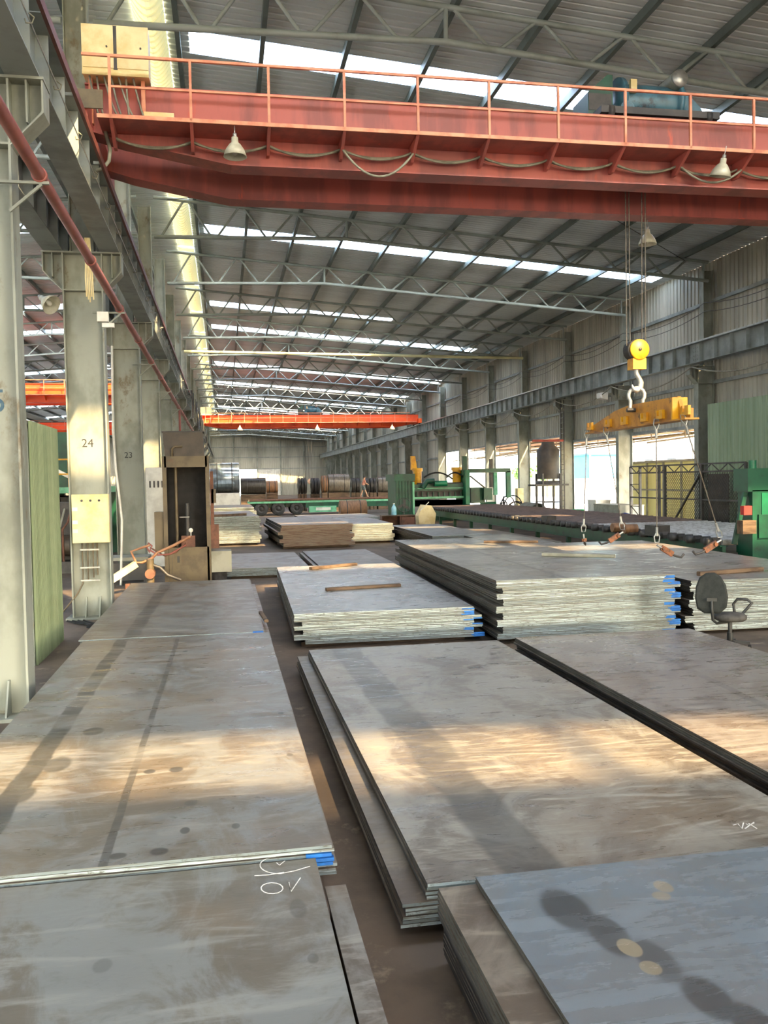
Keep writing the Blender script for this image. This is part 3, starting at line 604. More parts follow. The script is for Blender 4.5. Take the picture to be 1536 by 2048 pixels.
# ------------------------------------------------------------------ overhead cranes
def PB(px0, py0, px1, py1, Y):
    """pixel rectangle in the plane y = Y -> x0, x1, z0, z1"""
    a = gy(px0, (py0+py1)/2, Y); b = gy(px1, (py0+py1)/2, Y); m = (px0+px1)/2
    return a.x, b.x, gy(m, py1, Y).z, gy(m, py0, Y).z
def lamp_meshes():
    sh = MB().lathe([(.03, .30), (.05, .30), (.055, .22), (.09, .19), (.15, .10), (.185, .0), (.178, .0), (.14, .10), (.08, .18), (.04, .2)], n=20).mesh('shade', m_lamp)
    bu = MB().lathe([(.0, .02), (.035, .04), (.05, .09), (.03, .17), (.0, .18)], n=12).mesh('bulb', m_white)
    ho = MB().lathe([(.0, .36), (.03, .36), (.035, .30), (.0, .295)], n=10).mesh('lamp_holder', m_galv)
    ro = MB().cyl((0, 0, .36), (0, 0, .5), .008, 6).mesh('hanger', m_galv)
    return (('shade', sh), ('bulb', bu), ('lamp_holder', ho), ('hanger', ro))
LM = lamp_meshes()
def lamp(loc, label, rot=(0, 0, 0), sc=1.0, hanger=True):
    t = thing('high_bay_lamp', label, 'lamp', loc); t.rotation_euler = rot; t.scale = (sc,)*3
    for n, me in LM:
        if hanger or n != 'hanger': ob(n, me, t)
    return t
def crane(label, y, x0, x1, paintm, railm, zb=7.8, detail=True, cabinet=True):
    """double-girder bridge crane; y = front web of the front girder"""
    t = thing('overhead_crane', label, 'crane', ((x0+x1)/2, y, 8.0)); cx = (x0+x1)/2
    def O(mb, n, m): return mb.obj(n, m, t, (-cx, -y, -8.0))
    zt = 8.94
    prof = [(x0+.05, zb+.45), (x0+.6, zb+.3), (x0+2.3, zb), (x1-2.3, zb), (x1-.6, zb+.3), (x1-.05, zb+.45), (x1-.05, zt), (x0+.05, zt)]
    for k, (ya, yb2) in enumerate(((y, y+.4), (y+1.72, y+2.12))):
        g = O(MB().prism(prof, ya+.04, yb2-.04), 'girder_web', paintm)
        fl_ = MB()
        for (p, q) in zip(prof[:5], prof[1:6]): fl_.bar((p[0], (ya+yb2)/2, p[1]-.01), (q[0], (ya+yb2)/2, q[1]-.01), .42, .02, (0, 0, 1))
        O(fl_, 'bottom_flange', paintm); O(MB().box(x0+.05, x1-.05, ya-.02, yb2+.02, zt, zt+.02), 'top_flange', paintm)
        O(MB().box(x0+.3, x1-.3, (ya+yb2)/2-.03, (ya+yb2)/2+.03, zt+.02, zt+.1), 'trolley_rail', m_dark)
    for xe in (x0, x1):
        s = 1 if xe == x0 else -1
        O(MB().box(xe-.16, xe+.16, y-.6, y+2.75, 8.1, 8.55), 'end_carriage', paintm)
        for yy in (y-.3, y+2.45): O(MB().lathe([(0, -.07), (.2, -.07), (.2, .07), (0, .07)], (xe, yy, 8.2), 'x', 18), 'wheel', m_dark)
    yw = y-.63                                            # walkway on the camera side
    O(MB().box(x0+.3, x1-.3, yw, y+.02, 8.20, 8.22), 'walkway_deck', paintm)
    O(MB().box(x0+.3, x1-.3, yw-.02, yw, 8.18, 8.24), 'walkway_edge', railm)
    xs = []; x = x0+.5
    while x < x1-.2: xs.append(x); x += 1.2
    O(MB().bar((xs[0]-.4, yw, 9.12), (xs[-1]+.3, yw, 9.12), .04, .04), 'top_handrail', railm)
    O(MB().bar((xs[0], yw, 8.66), (xs[-1]+.3, yw, 8.66), .03, .03), 'middle_handrail', railm)
    pm_ = MB().box(-.02, .02, -.02, .02, 8.2-8.2, .92).mesh('handrail_post', railm); bm_ = MB().prism([(-.0, 0), (.63, 0), (.63, -.28), (.5, -.28)], -.025, .025, 'x').mesh('walkway_bracket', paintm)
    for x in xs:
        ob('handrail_post', pm_, t, (x-cx, yw-y, .2)); ob('walkway_bracket', bm_, t, (x-cx, yw-y, .2-.001))
    if detail:
        for i in range(len(xs)-1):
            for j, d in enumerate((.10, .14)):
                O(MB().tube(sag((xs[i], y-.1-.06*j, 8.07), (xs[i+1], y-.1-.06*j, 8.07), d), .02, 6), 'festoon_cable', m_cable)
        for i in (3, 8): O(MB().tube(sag((xs[i], y-.28, 8.03), (xs[i+1], y-.28, 8.03), .42 if i == 3 else .26, 14), .02, 6), 'festoon_cable', m_cable)
        for (sx, a, b) in ((-.02, .1, 0),): pass
    if cabinet:
        c = O(MB().box(x0+.06, x0+1.06, y-.3, y+.12, 9.0, 9.74), 'control_cabinet', m_yel)
        MB().box(x0+.53, x0+.59, y-.306, y-.3, 9.06, 9.73).obj('door_gap', m_dark, c)
        for (a, b) in ((x0+.075, x0+.535), (x0+.585, x0+1.045)):
            d = MB().box(a, b, y-.315, y-.3, 9.08, 9.72).obj('cabinet_door', m_yel, c); MB().cyl((b-.1, y-.335, 9.4), (b-.1, y-.3, 9.4), .014, 8).obj('door_knob', m_dark, c)
        MB().box(x0+.06, x0+1.06, y-.33, y-.29, 8.96, 9.02).obj('cabinet_sill', m_yel, c)
        for xx in (x0+.15, x0+.95): O(MB().box(xx-.03, xx+.03, y-.1, y, 8.3, 9.0), 'cabinet_leg', m_rail)
        if detail:
            O(MB().box(x0+.95, x0+1.42, y-.12, y-.01, 8.33, 8.52), 'junction_box', m_yel)
            O(MB().box(x0+.02, x0+.4, y-.68, y-.65, 8.3, 8.58), 'limit_plate', m_brown)
            for i in range(7):
                a = (x0+.15+.11*i, y-.18, 9.0); b = (x0+.35+.09*i+random.uniform(-.1, .15), y-.14, 8.35)
                O(MB().tube(sag(a, b, random.uniform(.05, .2), 8), .016, 6), 'cabinet_cable', m_cable)
            O(MB().tube([(x0+.35, y-.05, 8.2), (x0+.42, y-.1, 7.9), (x0+.4, y-.12, 7.72), (x0+.3, y-.1, 7.6), (x0+.2, y-.05, 7.58)], .03, 8), 'cable_conduit', m_cable)
    return t
YC = 14.6
crane('weathered red overhead crane spanning the hall nearest the camera', YC, -2.06, 18.95, m_red, m_rail)
lamp((.30, YC-.55, 7.72), 'white bell lamp under the left part of the red crane walkway', sc=1.0)
lamp((8.64, YC-.55, 7.78), 'dented bell lamp under the right part of the red crane walkway', rot=(.25, .1, 0))
lamp((gy(1295, 478, YC+2.0).x, YC+2.0, 7.285), 'grey bell lamp hanging behind the red crane girder above the hook')
# hoist trolley on top of the girders
def trolley(label, x, y, big=True):
    t = thing('hoist_trolley', label, 'hoist', (x, y, 8.98)); z = -.0
    MB().box(-1.15, 1.15, -.95, .95, .08, .2).obj('trolley_frame', m_dark, t)
    for sx in (-.95, .95):
        for sy in (-.86, .86): MB().lathe([(0, -.05), (.12, -.05), (.12, .05), (0, .05)], (sx, sy, .12), 'x', 14).obj('wheel', m_dark, t)
    MB().cyl((-.45, -.2, .58), (.75, -.2, .58), .33, 28).obj('rope_drum', m_blue, t)
    MB().lathe([(0, -.04), (.42, -.04), (.42, .04), (0, .04)], (-.5, -.2, .6), 'x', 24).obj('drum_flange', m_blue, t)
    MB().lathe([(0, -.04), (.42, -.04), (.42, .04), (0, .04)], (.62, -.2, .6), 'x', 24).obj('drum_flange', m_blue, t)
    MB().prism([(-1.2, .2), (-.72, .2), (-.72, .95), (-.82, .95), (-1.2, .62)], -.5, .2).obj('gear_guard', m_green, t)
    MB().box(-1.19, -.75, -.51, -.5, .3, .6).obj('name_plate', m_dark, t)
    MB().prism([(.5, .2), (1.12, .2), (1.05, .5), (.72, .8), (.6, .8)], -.45, .25).obj('gearbox', m_blue, t)
    MB().cyl((.55, -.6, .92), (.55, .2, .92), .16, 22).obj('motor', m_crate, t)
    MB().lathe([(0, -.02), (.155, -.02), (.155, .02), (0, .02)], (.55, -.62, .92), 'y', 22).obj('motor_cover', m_galv, t)
    MB().cyl((.85, -.65, .3), (.85, .1, .3), .13, 16).obj('travel_motor', m_blue, t); MB().cyl((-.5, -.65, .3), (-.5, .1, .3), .14, 16).obj('travel_motor', m_blue, t)
    MB().box(-.42, -.3, -.62, -.55, .62, .85).obj('limit_switch', m_yel, t)
    return t
tr = trolley('blue hoist trolley with motor on top of the near red crane', 7.9, YC+1.06)
A_, B_ = gy(1182, 866, 18.0), gy(1384, 834, 13.5)
HX, HY, HZ = (A_.x+B_.x)/2, YC+1.06, 5.0
for dx in (-.20, -.13, .14, .21): MB().cyl((HX+dx-7.9, 0, 8.5-8.98+.4), (HX+dx-7.9, (dx > 0)*.05, HZ-8.98), .012, 6).obj('wire_rope', m_wire, tr)
# hook block ----------------------------------------------------------------
hb = thing('hook_block', 'yellow crane hook block with round sheave covers on wire ropes', 'hook block', (HX, HY, HZ))
for yy in (-.13, .13): MB().lathe([(0, -.025), (.185, -.025), (.195, -.01), (.195, .02), (0, .02)], (0, yy, 0), 'y', 32).obj('sheave_cover', m_yellow if yy < 0 else m_dark, hb)
MB().lathe([(.16, -.1), (.2, -.1), (.17, -.05), (.2, 0), (.17, .05), (.2, .1), (.16, .1)], (-.03, 0, 0), 'y', 28).obj('sheave', m_dark, hb)
MB().lathe([(0, -.175), (.03, -.175), (.03, -.15), (0, -.15)], (0, 0, 0), 'y', 12).obj('axle_pin', m_dark, hb)
MB().box(-.13, .14, -.12, .12, -.37, -.16).obj('cheek_block', m_yellow, hb)
hp = [(0, 0, -.37), (0, 0, -.46), (.05, 0, -.53), (.09, 0, -.62), (.07, 0, -.72), (0, 0, -.77), (-.07, 0, -.74), (-.1, 0, -.66)]
MB().tube(hp, [.05, .05, .045, .055, .06, .055, .04, .015], 10).obj('hook', m_galv, hb)
# spreader beam ------------------------------------------------------------
A_, B_ = gy(1182, 866, 18.0), gy(1384, 834, 13.5); zs = (A_.z+B_.z)/2; A_.z = B_.z = zs
dv = (B_-A_); SL = dv.length; srz = math.atan2(dv.y, dv.x); mid = (A_+B_)/2
sb = thing('spreader_beam', 'rusty yellow spreader beam hanging from the crane hook', 'spreader beam', mid, srz)
h = SL/2
MB().prism([(-h, 0), (h, 0), (h, .16), (h-.35, .2), (h-.45, .40), (-.2, .42), (-.9, .36), (-h+.3, .16), (-h, .13)], -.03, .03).obj('beam_plate', m_spread, sb)
MB().box(-h, h, -.13, .13, -.03, 0).obj('lower_flange', m_spread, sb); MB().box(h-.47, h-.42, -.14, .14, 0, .38).obj('end_rib', m_yellow, sb)
lug = MB().prism([(-.13, .05), (.13, .05), (.13, .21), (.0, .21), (.0, .11), (-.08, .11), (-.08, .21), (-.13, .21)], -.025, .025).mesh('hook_lug', m_yellow)
lugx = [-h+.1, -h+1.1, -.35, .55, h-1.05, h-.1]
for x in lugx:
    ob('hook_lug', lug, sb, (x, -.06, 0))
# shackle
shk = [(math.cos(a)*.14, 0, math.sin(a)*.16+.46) for a in [math.radians(-60+30*i) for i in range(11)]]
MB().tube([(.12, 0, .2)]+[(math.sin(math.radians(60+24*i-90))*0+.15*math.cos(math.radians(-40+26*i)), 0, .48+.15*math.sin(math.radians(-40+26*i))) for i in range(11)]+[(-.12, 0, .2)], .035, 10).obj('bow_shackle', m_galv, sb, (mid.y-HY, 0, .1), 1.2)
MB().cyl((mid.y-HY, -.2, .3), (mid.y-HY, .2, .3), .04, 12).obj('shackle_pin', m_dark, sb)
# four wire slings with plate clamps
def sling(top, botpx, Y, clamp_dir, label, tip=.42):
    b = gy(botpx[0], botpx[1], Y); top = Vector(top); t = thing('wire_sling', label, 'sling', b)
    def O(mb, n, m): return mb.obj(n, m, t, -b)
    d = (top-b); n = d.normalized(); a0 = b+n*.05; a1 = top-n*.05
    O(MB().tube([a0+n*.16, a1-n*.22], .011, 6), 'rope', m_wire)
    for (p, q) in ((a0+n*.12, a0+n*.28), (a1-n*.34, a1-n*.18)): O(MB().cyl(p, q, .026, 8), 'ferrule', m_galv)
    sd_ = Vector((1, 0, 0))
    for c0, sg in ((a1, -1), (a0, 1)):
        O(MB().tube([c0+n*sg*.2, c0+n*sg*.1+sd_*.055, c0+sd_*.04, c0-sd_*.04, c0+n*sg*.1-sd_*.055, c0+n*sg*.2], .012, 6), 'thimble', m_galv)
    cdv = Vector(clamp_dir).normalized(); e = b+cdv*tip
    O(MB().tube([b, b+cdv*.12], .02, 6), 'clamp_link', m_galv)
    side = cdv.cross(Vector((0, 1, 0))).normalized()
    O(MB().bar(b+cdv*.1, b+cdv*(tip-.06), .05, .10, (0, 0, 1)), 'clamp_body', m_orangep)
    O(MB().tube([b+cdv*(tip-.1), e, e+Vector((cdv.x*.14, 0, -.03)), e+Vector((cdv.x*.2, 0, .03))], .022, 8), 'clamp_jaw', m_dark)
    O(MB().cyl(b+cdv*.14-Vector((0, .06, 0)), b+cdv*.14+Vector((0, .06, 0)), .035, 10), 'clamp_pin', m_orangep)
    return t
def sp_pt(x, s=-1): return sb.matrix_basis @ Vector((x-.03, -.12, .1))
sling(sp_pt(lugx[0]), (1167, 1068), 18.0, (.1, 0, -1), 'wire sling at the far left end of the spreader with an upright clamp', .22)
sling(sp_pt(lugx[1], 1), (1246, 1064), 16.9, (-.85, 0, -.5), 'second wire sling whose clamp points left over the tall pile')
sling(sp_pt(lugx[4]), (1314, 1090), 14.8, (.85, 0, -.5), 'third wire sling whose clamp points right above the right pile')
sling(sp_pt(lugx[5]), (1442, 1080), 13.9, (-.85, 0, -.48), 'nearest wire sling hanging slanted with an orange clamp')
# far cranes
YF = 83.6
crane('bright orange overhead crane far down the hall', YF, -2.06, 18.95, m_orange, m_rail, detail=False)
trolley('small blue hoist trolley on the far orange crane', 8.4, YF+1.06)
for i, x in enumerate((1.6, 8.9, 16.2)): lamp((x, YF-.4, 7.5), '%s white cone lamp from the left under the far orange crane' % ORD[i], sc=1.5)
crane('orange overhead crane in the neighbouring left bay', 57.0, -24.4, -3.1, m_orange, m_rail, detail=False, cabinet=False)
crane('distant orange overhead crane in the left bay', 92.0, -24.4, -3.1, m_orange, m_rail, detail=False, cabinet=False)

# ------------------------------------------------------------------ pipes and wires along the left columns
t = thing('red_pipe', 'red oxide water pipe running along the left columns', 'pipe', (-1.9, 30, 6.0))
MB().cyl((0, -28, 0), (0, 40, 0), .068, 14).obj('pipe_run', m_rpipe, t)
for k in range(-1, 8):
    y = Y0+DY*k-.25-30
    for q in (0, DY/2): MB().lathe([(.069, -.03), (.085, -.03), (.085, .03), (.069, .03)], (0, y+q, 0), 'y', 14).obj('pipe_clamp', m_rpipe, t)
    MB().box(-.5, .1, y-.02, y+.02, -.1, -.07).obj('support_arm', m_col, t); MB().bar((-.32, y, -.4), (.02, y, -.1), .03, .03).obj('support_brace', m_col, t)
t2 = MB().cyl((-1.9, 40.5, 5.9), (-1.9, 40.5, 3.1), .05, 10).obj('drop_pipe', m_rpipe, t, (1.9, -30, -6.0))
t = thing('conductor_bar', 'dark red crane conductor bar along the left runway', 'conductor bar', (-1.72, 30, 7.55))
MB().box(-.02, .02, -26, 60, -.06, .06).obj('angle_bar', paint('dark_red_bar', lin(104, 54, 48), lin(84, 44, 40), 2), t)
for i in range(30): MB().box(-.13, .0, -25.5+i*2.4, -25.46+i*2.4, -.02, .02).obj('bar_bracket', m_beam, t)
t = thing('trolley_wire', 'thin bare wire on hook insulators beside the conductor bar', 'wire', (-1.86, 30, 7.42))
MB().cyl((0, -26, 0), (0, 40, 0), .008, 6).obj('wire_run', m_galv, t)
for i in range(34): MB().tube([(0, -25+i*1.55, .06), (.05, -25+i*1.55, .02), (.03, -25+i*1.55, -.04), (-.03, -25+i*1.55, -.04), (-.04, -25+i*1.55, .0)], .009, 6).obj('hook_insulator', m_cable, t)
p, q = gx(362, 703, -2.2), gx(1010, 716, 18.9); q.y = p.y; 
tag(MB().cyl((-2.2, 54.55, gy(380, 703, 54.55).z), (19.4, 54.55, gy(1010, 716, 54.55).z), .09, 10).obj('cream_pipe', m_cream), 'straight cream pipe crossing the hall below the trusses', 'pipe')
# lamp clamped to column 24 and cables hanging there
lamp((-3.12, 17.45, 6.02), 'tilted bell lamp clamped to the left of column 24', rot=(-.5, -.9, 0), hanger=False, sc=1.05)
t = thing('flood_light', 'small white flood light clamped beside column 24 below the red pipe', 'flood light', (-2.14, 17.0, 5.62))
MB().box(-.1, .1, -.06, .06, .02, .2).obj('light_body', m_white, t); MB().box(-.02, .2, -.03, .03, -.08, .0).obj('light_arm', m_white, t)
t = thing('hanging_rope', 'pale frayed rope bundle hanging over the red pipe by column 24', 'rope', (-2.3, 16.5, 6.3))
for i in range(5): MB().tube([(-.05+.02*i, 0, .75), (-.05+.025*i, 0, .3), (-.06+.03*i, 0, .05), (-.05+.03*i, 0, -.3-.05*(i % 3))], .012, 6).obj('rope_strand', m_yel, t)
# control box on column 24
t = thing('control_box', 'cream steel control box with three push buttons on column 24', 'control box', (-2.55, 17.61, 1.95))
MB().box(-.33, .35, -.16, .01, -.45, .48).obj('box_body', m_yel, t); d = MB().box(-.31, .33, -.175, -.16, -.43, .46).obj('box_door', m_yel, t)
for x in (-.14, .02, .18): MB().cyl((x, -.19, .36), (x, -.174, .36), .022, 12).obj('push_button', m_dark, d)
for z in (-.22, -.05, .2): MB().box(-.32, -.22, -.185, -.174, z-.035, z+.035).obj('paper_label', m_white, d)
t = thing('cable_ladder', 'rusty cable conduits running down column 24 below the control box', 'conduit', (-2.65, 17.75, .5))
for i, x in enumerate((-.1, .0, .1, .18)): MB().tube([(x, -.03, .98), (x, -.05, .5), (x-.0, -.05, .2+.05*i)] + ([(x-.1, -.1, .0), (x-.35, -.12, -.3), (x-.5, -.1, -.47)] if i == 0 else []), .016, 6).obj('conduit', m_brown, t)
for z in (.85, .5, .25): MB().box(-.14, .22, -.07, -.03, z-.015, z+.015).obj('conduit_clamp', m_galv, t)
# corrugated partition
t = thing('partition', 'pale green corrugated sheet partition between the two nearest columns', 'partition', (-2.75, 14.3, 0))
pr = MB(); ys = []; n = 26
for i in range(n): ys += [(-1.05+2.1*(i/n), 0), (-1.05+2.1*((i+.55)/n), 0), (-1.05+2.1*((i+.62)/n), .03), (-1.05+2.1*((i+.93)/n), .03)]
m_ = len(ys); pr.add([(h, y, 0) for y, h in ys]+[(h, y, 3.55) for y, h in ys], [(j, j+1, m_+j+1, m_+j) for j in range(m_-1)]); pr.obj('corrugated_sheet', m_part, t)
MB().box(-.05, -.01, -1.05, 1.05, 3.45, 3.52).obj('sheet_rail', m_col, t); MB().box(-.05, -.01, -1.05, -1.0, 0, 3.5).obj('sheet_post', m_col, t)
# ------------------------------------------------------------------ hydraulic cabinet by the left columns
cy = 22.4
x0, x1, _, zt = PB(329, 928, 415, 1000, cy); zt = gy(372, 912, cy).z
t = thing('machine_cabinet', 'tall open brown hydraulic cabinet beside the left columns', 'machine', ((x0+x1)/2, cy, 0)); cx = (x0+x1)/2; hw = (x1-x0)/2
zp = 1.0; z2 = zt-.28
MB().box(-hw, hw, 0, .8, 0, .06).obj('base', m_dark, t)
lp = MB().box(-hw+.06, hw-.0, 0, .03, .06, zp).obj('lower_panel', m_brown, t)
MB().box(-hw+.14, -hw+.145, -.006, .0, .1, zp-.05).obj('panel_seam', m_dark, lp); MB().box(-hw+.26, -hw+.32, -.02, 0, .62, .78).obj('panel_latch', m_dark, lp)
for s in (-1, 1): MB().box(s*hw-.05, s*hw+.05, 0, .1, .06, zt).obj('frame_post', m_brown, t)
MB().box(-hw, hw, 0, .06, z2, zt).obj('header_panel', m_brown, t); MB().box(-hw, hw, .72, .75, .06, zt).obj('back_panel', m_black, t)
MB().box(-hw, -hw+.02, .1, .74, .06, zt).obj('side_panel', m_black, t); MB().box(hw-.02, hw, .1, .74, .06, zt).obj('side_panel', m_black, t); MB().box(-hw+.02, hw-.02, .1, .72, zt-.03, zt).obj('roof_panel', m_black, t)
hz = gy(372, 864, cy).z
hd = MB().prism([(-hw-.02, hz), (hw-.1, hz), (hw-.06, zt), (-hw+.02, zt)], .05, .7).obj('hood', m_brownd, t)
MB().box(-hw-.04, hw-.06, .03, .72, hz, hz+.03).obj('hood_lid', m_dark, t); MB().tube([(-hw+.2, .02, zt), (-hw+.2, -.02, zt+.18), (-hw+.27, -.03, zt+.24), (-hw+.45, .03, zt+.24)], .03, 8).obj('hood_elbow_pipe', m_brown, t)
MB().cyl((-hw+.26, .3, zp), (-hw+.26, .3, z2+.2), .04, 10).obj('riser_pipe', m_brown, t); MB().cyl((.0, .35, zp), (.0, .35, 2.1), .06, 12).obj('valve_column', m_dark, t)
MB().cyl((-.2, .3, 1.75), (.05, .3, 1.75), .015, 6).obj('valve_lever', m_galv, t); MB().lathe([(0, -.02), (.055, -.02), (.055, .02), (0, .02)], (.08, .1, 1.42), 'y', 16).obj('gauge', m_white, t)
MB().cyl((.08, .12, 1.1), (.08, .12, 1.38), .015, 8).obj('gauge_stem', m_galv, t); MB().box(-.16, .18, .1, .35, zp, 1.28).obj('valve_block', m_rustp, t)
MB().box(-hw-.28, -hw-.06, .1, .5, .9, 1.9).obj('side_box', m_brown, t); MB().box(hw+.06, hw+.14, .1, .35, 1.0, 2.9).obj('side_rail', m_rustp, t); MB().box(hw+.05, hw+.25, .05, .4, .95, 1.55).obj('clutch_housing', m_rustp, t)
MB().box(hw+.05, hw+.55, -.05, .5, .35, .88).obj('counterweight', m_crate, t); MB().box(hw+.08, hw+.2, .1, .3, 2.1, 2.45).obj('rail_block', m_brown, t)
MB().lathe([(0, -.06), (.2, -.06), (.2, .06), (0, .06)], (hw+.22, .2, .22), 'y', 18).obj('wheel', m_tyre, t)
# cutting arm in front of the cabinet
t = thing('torch_arm', 'sunlit bent pipe arm with hoses in front of the cabinet', 'machine', (-1.75, 21.6, 0))
def Q(px, py, y=21.6): g = gy(px, py, y); return (g.x+1.75, y-21.6, g.z)
MB().tube([Q(381, 1073), Q(345, 1092), Q(315, 1105), Q(303, 1117)], .035, 8).obj('arm_tube', m_arm, t)
MB().tube([Q(303, 1117), Q(285, 1125), Q(272, 1125), Q(262, 1103), Q(282, 1096), Q(300, 1090)], .03, 8).obj('arm_elbow', m_arm, t)
MB().tube([Q(300, 1105), Q(292, 1092), Q(297, 1086), Q(304, 1092), Q(300, 1100), Q(315, 1110), Q(340, 1108), Q(372, 1090)], .02, 8).obj('hose', m_rpipe, t)
MB().tube([Q(300, 1095), Q(330, 1112), Q(352, 1105), Q(371, 1085)], .018, 8).obj('hose', m_rustp, t)
MB().tube([Q(305, 1130), Q(320, 1135), Q(335, 1150), Q(362, 1160)], .04, 8).obj('thick_hose', m_dark, t)
a = Q(300, 1118); MB().cyl((a[0], 0, .06), (a[0], 0, a[2]), .09, 12).obj('arm_post', m_brown, t); MB().box(a[0]-.22, a[0]+.22, -.2, .2, 0, .06).obj('arm_base', m_dark, t)
MB().cyl((a[0]-.0, -.14, .45), (a[0]+.0, .14, .45), .12, 14).obj('swivel_motor', m_rustp, t)
t = thing('sloping_beam', 'pale channel beam sloping up from column 24 to the pipe arm', 'beam', (-2.0, 21.0, 0)); a = gy(232, 1160, 21.0); b = gy(272, 1128, 21.3)
MB().bar((a.x+2-.3, a.y-21, a.z-.12), (b.x+2, b.y-21, b.z), .16, .14).obj('channel', m_yel, t); MB().box(-.32, -.22, -.06, .06, 0, a.z-.1).obj('beam_leg', m_rustp, t)
t = thing('low_bench', 'low dark steel bench frame behind column 24', 'bench', (-3.0, 24.0, 0))
MB().box(-.6, 1.0, -.5, .5, .62, .7).obj('bench_top', m_crate, t)
for sx in (-.5, .9):
    for sy in (-.4, .4): MB().box(sx-.04, sx+.04, sy-.04, sy+.04, 0, .62).obj('leg', m_dark, t)
MB().box(-.55, .95, -.46, -.44, .1, .55).obj('bench_shelf_front', m_dark, t)
t = thing('switch_cabinet', 'pale grey electrical cabinet standing between columns 23 and the brown cabinet', 'cabinet', (-1.95, 27.5, 0)); xx0, xx1, _, zz = PB(292, 920, 330, 1000, 27.3); 
MB().box(xx0+1.95, xx1+1.95+.3, -.3, .3, .1, gy(310, 935, 27.2).z).obj('cabinet_body', m_white, t); MB().box(xx0+1.95+.05, xx1+1.95+.25, -.32, -.3, .2, gy(310, 945, 27.2).z).obj('cabinet_door', m_white, t); MB().box(xx0+1.9, xx1+2.3, -.34, .34, 0, .1).obj('plinth', m_dark, t)
for i in range(4): MB().box(xx0+2.05+.12*i, xx0+2.1+.12*i, -.325, -.318, 2.5, 2.7).obj('meter_window', m_dark, t)
t = thing('loose_cable', 'loose black cables curling on the floor by column 24', 'cable', (-2.6, 17.0, 0))
for i in range(4): MB().tube([(-.4+.1*i, .3, .03), (-.2+.15*i, -.1*i, .03), (.1, -.3-.1*i, .035), (.35, -.2-.15*i, .03), (.5-.1*i, .05, .03)], .018, 6).obj('cable_loop', m_black, t)

# ------------------------------------------------------------------ office chair
ch = thing('office_chair', 'dark grey swivel office chair with one loop armrest in front of the right pile', 'chair', (7.36, 11.75, 0), -.45)
def shell(pts, th):  # outline in (x,z) extruded with a rounded rim
    mb = MB(); n = len(pts); c = (sum(p[0] for p in pts)/n, sum(p[1] for p in pts)/n); R = []
    for k, (s, y) in enumerate(((.90, -th), (1.0, -th*.5), (1.0, th*.5), (.9, th))): R += [(c[0]+(p[0]-c[0])*s, y-.05*((p[0]-c[0])**2)*8, c[1]+(p[1]-c[1])*s) for p in pts]
    fs = [(k*n+i, k*n+(i+1) % n, (k+1)*n+(i+1) % n, (k+1)*n+i) for k in range(3) for i in range(n)]
    mb.add(R, fs, 0, True); mb.add([R[i] for i in range(n)], [tuple(range(n))[::-1]]); mb.add([R[3*n+i] for i in range(n)], [tuple(range(n))]); return mb
m_chair = paint('charcoal_fabric', lin(38, 42, 40), lin(28, 32, 30), 14, .85); m_seat = paint('dusty_seat_fabric', lin(72, 70, 66), lin(54, 52, 50), 9, .85); m_plast = paint('dark_grey_plastic', lin(46, 48, 48), lin(34, 36, 36), 9, .5)
bo = [(-.2, .0), (-.23, .15), (-.22, .32), (-.17, .46), (-.08, .53), (.04, .54), (.13, .48), (.2, .36), (.23, .18), (.21, .03), (.12, -.06), (-.1, -.07)]
rot_ = .35
o = shell(bo, .03).obj('backrest', m_chair, ch, (-.27, -.12, .60)); o.rotation_euler = (-.1, 0, -.15)
MB().lathe([(0, .0), (.2, .0), (.235, .03), (.235, .07), (.2, .1), (0, .11)], (0, 0, .42), 'z', 24).obj('seat', m_seat, ch)
MB().tube([(-.02, 0, .40), (-.2, -.12, .39), (-.26, -.2, .45), (-.27, -.19, .62), (-.27, -.165, .74)], .022, 8).obj('back_support', m_plast, ch)
MB().box(-.34, -.2, -.185, -.145, .72, .77).obj('back_plate', m_plast, ch)
MB().tube([(.05, .24, .44), (.1, .30, .47), (.08, .30, .62), (.14, .30, .70), (.28, .30, .69), (.34, .30, .64), (.27, .30, .55), (.2, .30, .47), (.1, .30, .47)], .022, 8).obj('armrest', m_plast, ch)
MB().cyl((0, 0, .12), (0, 0, .42), .03, 12).obj('gas_lift', m_dark, ch); MB().cyl((0, 0, .08), (0, 0, .24), .045, 12).obj('lift_sleeve', m_plast, ch)
for i in range(5):
    a = 2*math.pi*i/5; MB().bar((0, 0, .11), (.27*math.cos(a), .27*math.sin(a), .085), .045, .035).obj('base_arm', m_plast, ch)
    MB().lathe([(0, -.02), (.03, -.02), (.03, .02), (0, .02)], (.27*math.cos(a), .27*math.sin(a), .03), 'x', 12).obj('castor', m_black, ch)

# ------------------------------------------------------------------ roller table
TX0, TX1, TY0, TY1, TZ = 12.0, 16.7, 19.4, 51.5, .95
t = thing('roller_table', 'long green roller conveyor table leading to the levelling machine', 'conveyor', (TX0, TY0, 0))
LY = TY1-TY0
for x in (0, TX1-TX0):
    MB().box(x-.05, x+.05, 0, LY, .5, .82).obj('side_beam', m_green, t)
    MB().box(x-.1, x+.1, 0, LY, .82, .84).obj('beam_flange', m_green, t); MB().box(x-.1, x+.1, 0, LY, .48, .5).obj('beam_flange', m_green, t)
lg = MB().box(-.07, .07, -.07, .07, 0, .48).mesh('leg', m_green)
for i in range(11):
    for x in (0, TX1-TX0): ob('leg', lg, t, (x, .5+i*3.1, 0))
r1 = MB().cyl((.16, 0, 0), (TX1-TX0-.16, 0, 0), .085, 14).mesh('roller', m_chrome); r2 = MB().cyl((.16, 0, 0), (TX1-TX0-.16, 0, 0), .11, 14).mesh('roller', paint('brown_roller_steel', lin(118, 102, 94), lin(92, 80, 74), 3, .5, metal=.3))
